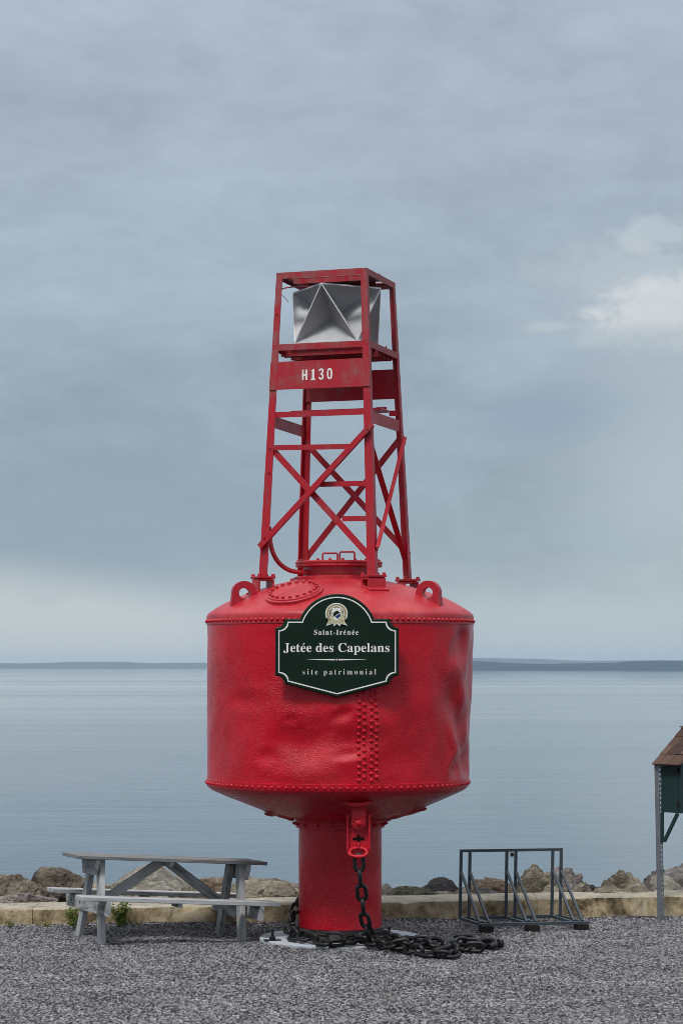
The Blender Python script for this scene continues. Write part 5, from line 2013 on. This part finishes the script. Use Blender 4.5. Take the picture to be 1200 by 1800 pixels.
# posts: perforated angle, solid flange plus drilled flange made of bridges
for wo in (0.0, WB - 0.06):
    base = KO + kw * wo
    base.z = -0.15
    fd = ke
    bm = new()
    L_ = 1.675
    top_ = base + kl * L_
    sl = Vector((-0.80, -0.60, 0)).normalized()
    # solid flange facing left/front
    bar(bm, base + Vector((-0.018, -0.006, 0)), top_ + Vector((-0.018, -0.006, 0)), (1, -0.35, 0), 0.036, 0.005)
    pd = Vector((0.92, 0.38, 0))
    b0 = base + Vector((0.0, -0.0125, 0))
    for o0_, o1_ in ((0.002, 0.010), (0.024, 0.034)):
        pm = pd * ((o0_ + o1_) / 2)
        bar(bm, b0 + pm, b0 + pm + kl * L_, pd, o1_ - o0_, 0.005)
    k = 0
    z = 0.02
    while z < L_ - 0.03:
        p = b0 + pd * 0.017 + kl * z
        bar(bm, p, p + kl * 0.030, pd, 0.0142, 0.0048)
        z += 0.046
    finish(bm, 'post', M['galv'], kio)
    # bracket: upright board and diagonal strut
    q0 = base + kl * (1.0 + 0.15)
    bm = new()
    add_box(bm, Vector((q0.x, q0.y, 0)) + ke * 0.028 + kw * 0.014 + Vector((0, 0, (0.765 + ZK0) / 2)), ke, kw, (0, 0, 1), 0.026, 0.030, ZK0 - 0.765 - 0.002, 0.002)
    finish(bm, 'bracket_board', M['kiosk'], kio)
    bm = new()
    bar(bm, Vector((q0.x, q0.y, 0.775)) + ke * 0.052 + kw * 0.014, Vector((q0.x, q0.y, ZK0 - 0.006)) + ke * 0.205 + kw * 0.014, kw, 0.030, 0.030, 0.002)
    finish(bm, 'bracket_strut', M['kiosk'], kio)

# ================================================================== WEEDS
def weed(cx, cy, z0, h, w_, n, seed, label, m1='leaf', lsize=0.03):
    rnd = random.Random(seed)
    o = thing('weed', label, 'plant', (cx, cy, z0), 'weeds at the foot of the wall')
    bm = new()
    stems = []
    for i in range(max(4, n // 22)):
        a = rnd.uniform(0, 2 * PI)
        t = Vector((cx + w_ * 0.5 * rnd.uniform(0.1, 1) * math.cos(a), cy + w_ * 0.35 * rnd.uniform(0.1, 1) * math.sin(a), z0 + h * rnd.uniform(0.55, 1)))
        b = Vector((cx + rnd.uniform(-0.03, 0.03), cy + rnd.uniform(-0.02, 0.02), z0 - 0.01))
        midp = b.lerp(t, 0.5) + Vector((0, 0, h * 0.12))
        tube(bm, [b, midp, t], 0.004, 4, r_end=0.0015)
        stems.append((b, midp, t))
    finish(bm, 'stem', M[m1], o)
    for nm, mm, cnt in (('foliage', m1, n), ('foliage', 'leaf_dry', n // 4)):
        bm = new()
        for i in range(cnt):
            b, mp, t = rnd.choice(stems)
            k = rnd.uniform(0.15, 1.05)
            p = b.lerp(mp, k * 2) if k < 0.5 else mp.lerp(t, k * 2 - 1)
            p = p + Vector((rnd.gauss(0, 0.02), rnd.gauss(0, 0.02), rnd.gauss(0, 0.015)))
            d = Vector((rnd.gauss(0, 1), rnd.gauss(0, 1), rnd.gauss(0.2, 0.6))).normalized()
            x, y, _ = frame(d, (rnd.uniform(-1, 1), rnd.uniform(-1, 1), 1))
            L = lsize * rnd.uniform(0.6, 1.3)
            vs = [bm.verts.new(p), bm.verts.new(p + d * L * 0.5 + x * L * 0.28 + y * L * 0.06), bm.verts.new(p + d * L), bm.verts.new(p + d * L * 0.5 - x * L * 0.28 + y * L * 0.06)]
            bm.faces.new(vs)
        finish(bm, nm, M[mm], o, kind='stuff')


def wx(px, d=21.5):
    return (px - 600) * d / FPX


weed(wx(212), wall_y(wx(212)) - 0.12, 0.0, 0.27, 0.26, 420, 1, 'leafy green weed under the picnic bench between the table legs')
weed(wx(126), wall_y(wx(126)) - 0.10, 0.0, 0.22, 0.14, 180, 2, 'green weed behind the left legs of the picnic table')
weed(wx(75), wall_y(wx(75)) - 0.07, 0.0, 0.055, 0.16, 70, 3, 'tiny yellowish weed at the wall foot near the wall joint', 'leaf_dry', 0.018)
weed(wx(14), wall_y(wx(14)) - 0.06, 0.0, 0.08, 0.22, 100, 4, 'low mossy weed at the wall foot at the far left', 'leaf', 0.018)
weed(wx(388), wall_y(wx(388)) - 0.12, -0.02, 0.035, 0.14, 60, 5, 'tiny low weed beside the drain pipe under the picnic table', 'leaf', 0.016)
weed(wx(240), wall_y(wx(240)) - 0.07, 0.0, 0.05, 0.2, 60, 6, 'thin sprig of weed right of the leafy weed', 'leaf_dry', 0.016)

# ================================================================== GRAVEL STONES (scattered by geometry nodes)
bm = new()
nx, ny = 80, 64
x0, x1, y0 = -4.6, 4.6, -5.6
g = []
for j in range(ny + 1):
    row = []
    for i in range(nx + 1):
        x = x0 + (x1 - x0) * i / nx
        yt = wall_y(x) + 0.015
        y = y0 + (yt - y0) * j / ny
        row.append(bm.verts.new((x, y, ground_z(x, y) + 0.004 + 0.045 * max(0, 1 - (yt - y) / 0.16) * (0.6 + 0.6 * noise.noise(Vector((x * 2.3, 1, 1)))))))
    g.append(row)
for j in range(ny):
    for i in range(nx):
        c = (g[j][i].co + g[j + 1][i + 1].co) / 2
        if math.hypot(c.x, c.y) < 0.70:
            continue
        bm.faces.new((g[j][i], g[j][i + 1], g[j + 1][i + 1], g[j + 1][i]))
loose = [v for v in bm.verts if not v.link_faces]
bmesh.ops.delete(bm, geom=loose, context='VERTS')
gravel = finish(bm, 'gravel', M['ground'], kind='stuff', smooth=180)
gravel.data.materials.append(M['stone'])
ng = bpy.data.node_groups.new('gravel_scatter', 'GeometryNodeTree')
ng.interface.new_socket('Geometry', in_out='INPUT', socket_type='NodeSocketGeometry')
ng.interface.new_socket('Geometry', in_out='OUTPUT', socket_type='NodeSocketGeometry')
N_ = ng.nodes
LK = ng.links.new
gi = N_.new('NodeGroupInput')
go = N_.new('NodeGroupOutput')
dist = N_.new('GeometryNodeDistributePointsOnFaces')
dist.inputs['Density'].default_value = 2900.0
LK(gi.outputs[0], dist.inputs['Mesh'])
ico = N_.new('GeometryNodeMeshIcoSphere')
ico.inputs['Radius'].default_value = 1.0
ico.inputs['Subdivisions'].default_value = 1
# angular stones: jitter the 12 corners of an icosahedron, several variants as separate instances
join = N_.new('GeometryNodeGeometryToInstance')
for sd0 in range(6):
    sp_ = N_.new('GeometryNodeSetPosition')
    rv_ = N_.new('FunctionNodeRandomValue')
    rv_.data_type = 'FLOAT_VECTOR'
    rv_.inputs[0].default_value = (-0.42, -0.42, -0.42)
    rv_.inputs[1].default_value = (0.42, 0.42, 0.42)
    rv_.inputs['Seed'].default_value = sd0 * 7 + 1
    LK(ico.outputs['Mesh'], sp_.inputs['Geometry'])
    LK(rv_.outputs[0], sp_.inputs['Offset'])
    sm = N_.new('GeometryNodeSetMaterial')
    sm.inputs['Material'].default_value = M['stone']
    LK(sp_.outputs[0], sm.inputs['Geometry'])
    ss = N_.new('GeometryNodeSetShadeSmooth')
    ss.inputs['Shade Smooth'].default_value = False
    LK(sm.outputs[0], ss.inputs['Geometry'])
    LK(ss.outputs[0], join.inputs[0])
iop = N_.new('GeometryNodeInstanceOnPoints')
LK(dist.outputs['Points'], iop.inputs['Points'])
LK(join.outputs[0], iop.inputs['Instance'])
iop.inputs['Pick Instance'].default_value = True
ri = N_.new('FunctionNodeRandomValue')
ri.data_type = 'INT'
ri.inputs[4].default_value = 0
ri.inputs[5].default_value = 5
LK(ri.outputs[2], iop.inputs['Instance Index'])
rr_ = N_.new('FunctionNodeRandomValue')
rr_.data_type = 'FLOAT_VECTOR'
rr_.inputs[0].default_value = (-0.6, -0.6, 0)
rr_.inputs[1].default_value = (0.6, 0.6, 6.283)
rr_.inputs['Seed'].default_value = 11
LK(rr_.outputs[0], iop.inputs['Rotation'])
rs_ = N_.new('FunctionNodeRandomValue')
rs_.data_type = 'FLOAT_VECTOR'
rs_.inputs[0].default_value = (0.0052, 0.0044, 0.0030)
rs_.inputs[1].default_value = (0.0165, 0.0135, 0.0095)
rs_.inputs['Seed'].default_value = 23
LK(rs_.outputs[0], iop.inputs['Scale'])
jg = N_.new('GeometryNodeJoinGeometry')
LK(gi.outputs[0], jg.inputs[0])
LK(iop.outputs[0], jg.inputs[0])
LK(jg.outputs[0], go.inputs[0])
md = gravel.modifiers.new('scatter', 'NODES')
md.node_group = ng
# bigger loose stones lying on the gravel and at the wall foot
rg = random.Random(77)
bm = new()
for i in range(150):
    x = rg.uniform(-3.6, 3.6)
    y = rg.uniform(-4.6, wall_y(x) - 0.05) if i % 3 else wall_y(x) - rg.uniform(0.03, 0.25)
    if math.hypot(x, y) < 0.8:
        continue
    r = rg.uniform(0.016, 0.030)
    mt = Matrix.Translation((x, y, ground_z(x, y) + r * 0.4)) @ Euler((rg.uniform(-1, 1), rg.uniform(-1, 1), rg.uniform(0, 6))).to_matrix().to_4x4() @ Matrix.Diagonal((r, r * rg.uniform(0.6, 0.9), r * rg.uniform(0.45, 0.8), 1))
    res = bmesh.ops.create_icosphere(bm, subdivisions=1, radius=1.0, matrix=mt)
    for v in res['verts']:
        v.co += Vector((rg.uniform(-1, 1), rg.uniform(-1, 1), rg.uniform(-1, 1))) * r * 0.28
finish(bm, 'loose_stones', m_plain('loose_pale_stone', (0.21, 0.195, 0.185), 0.8, 0.0, 9, 0.65, 0.1, 0.3), kind='stuff')
print('SCENE BUILT', len(bpy.data.objects))
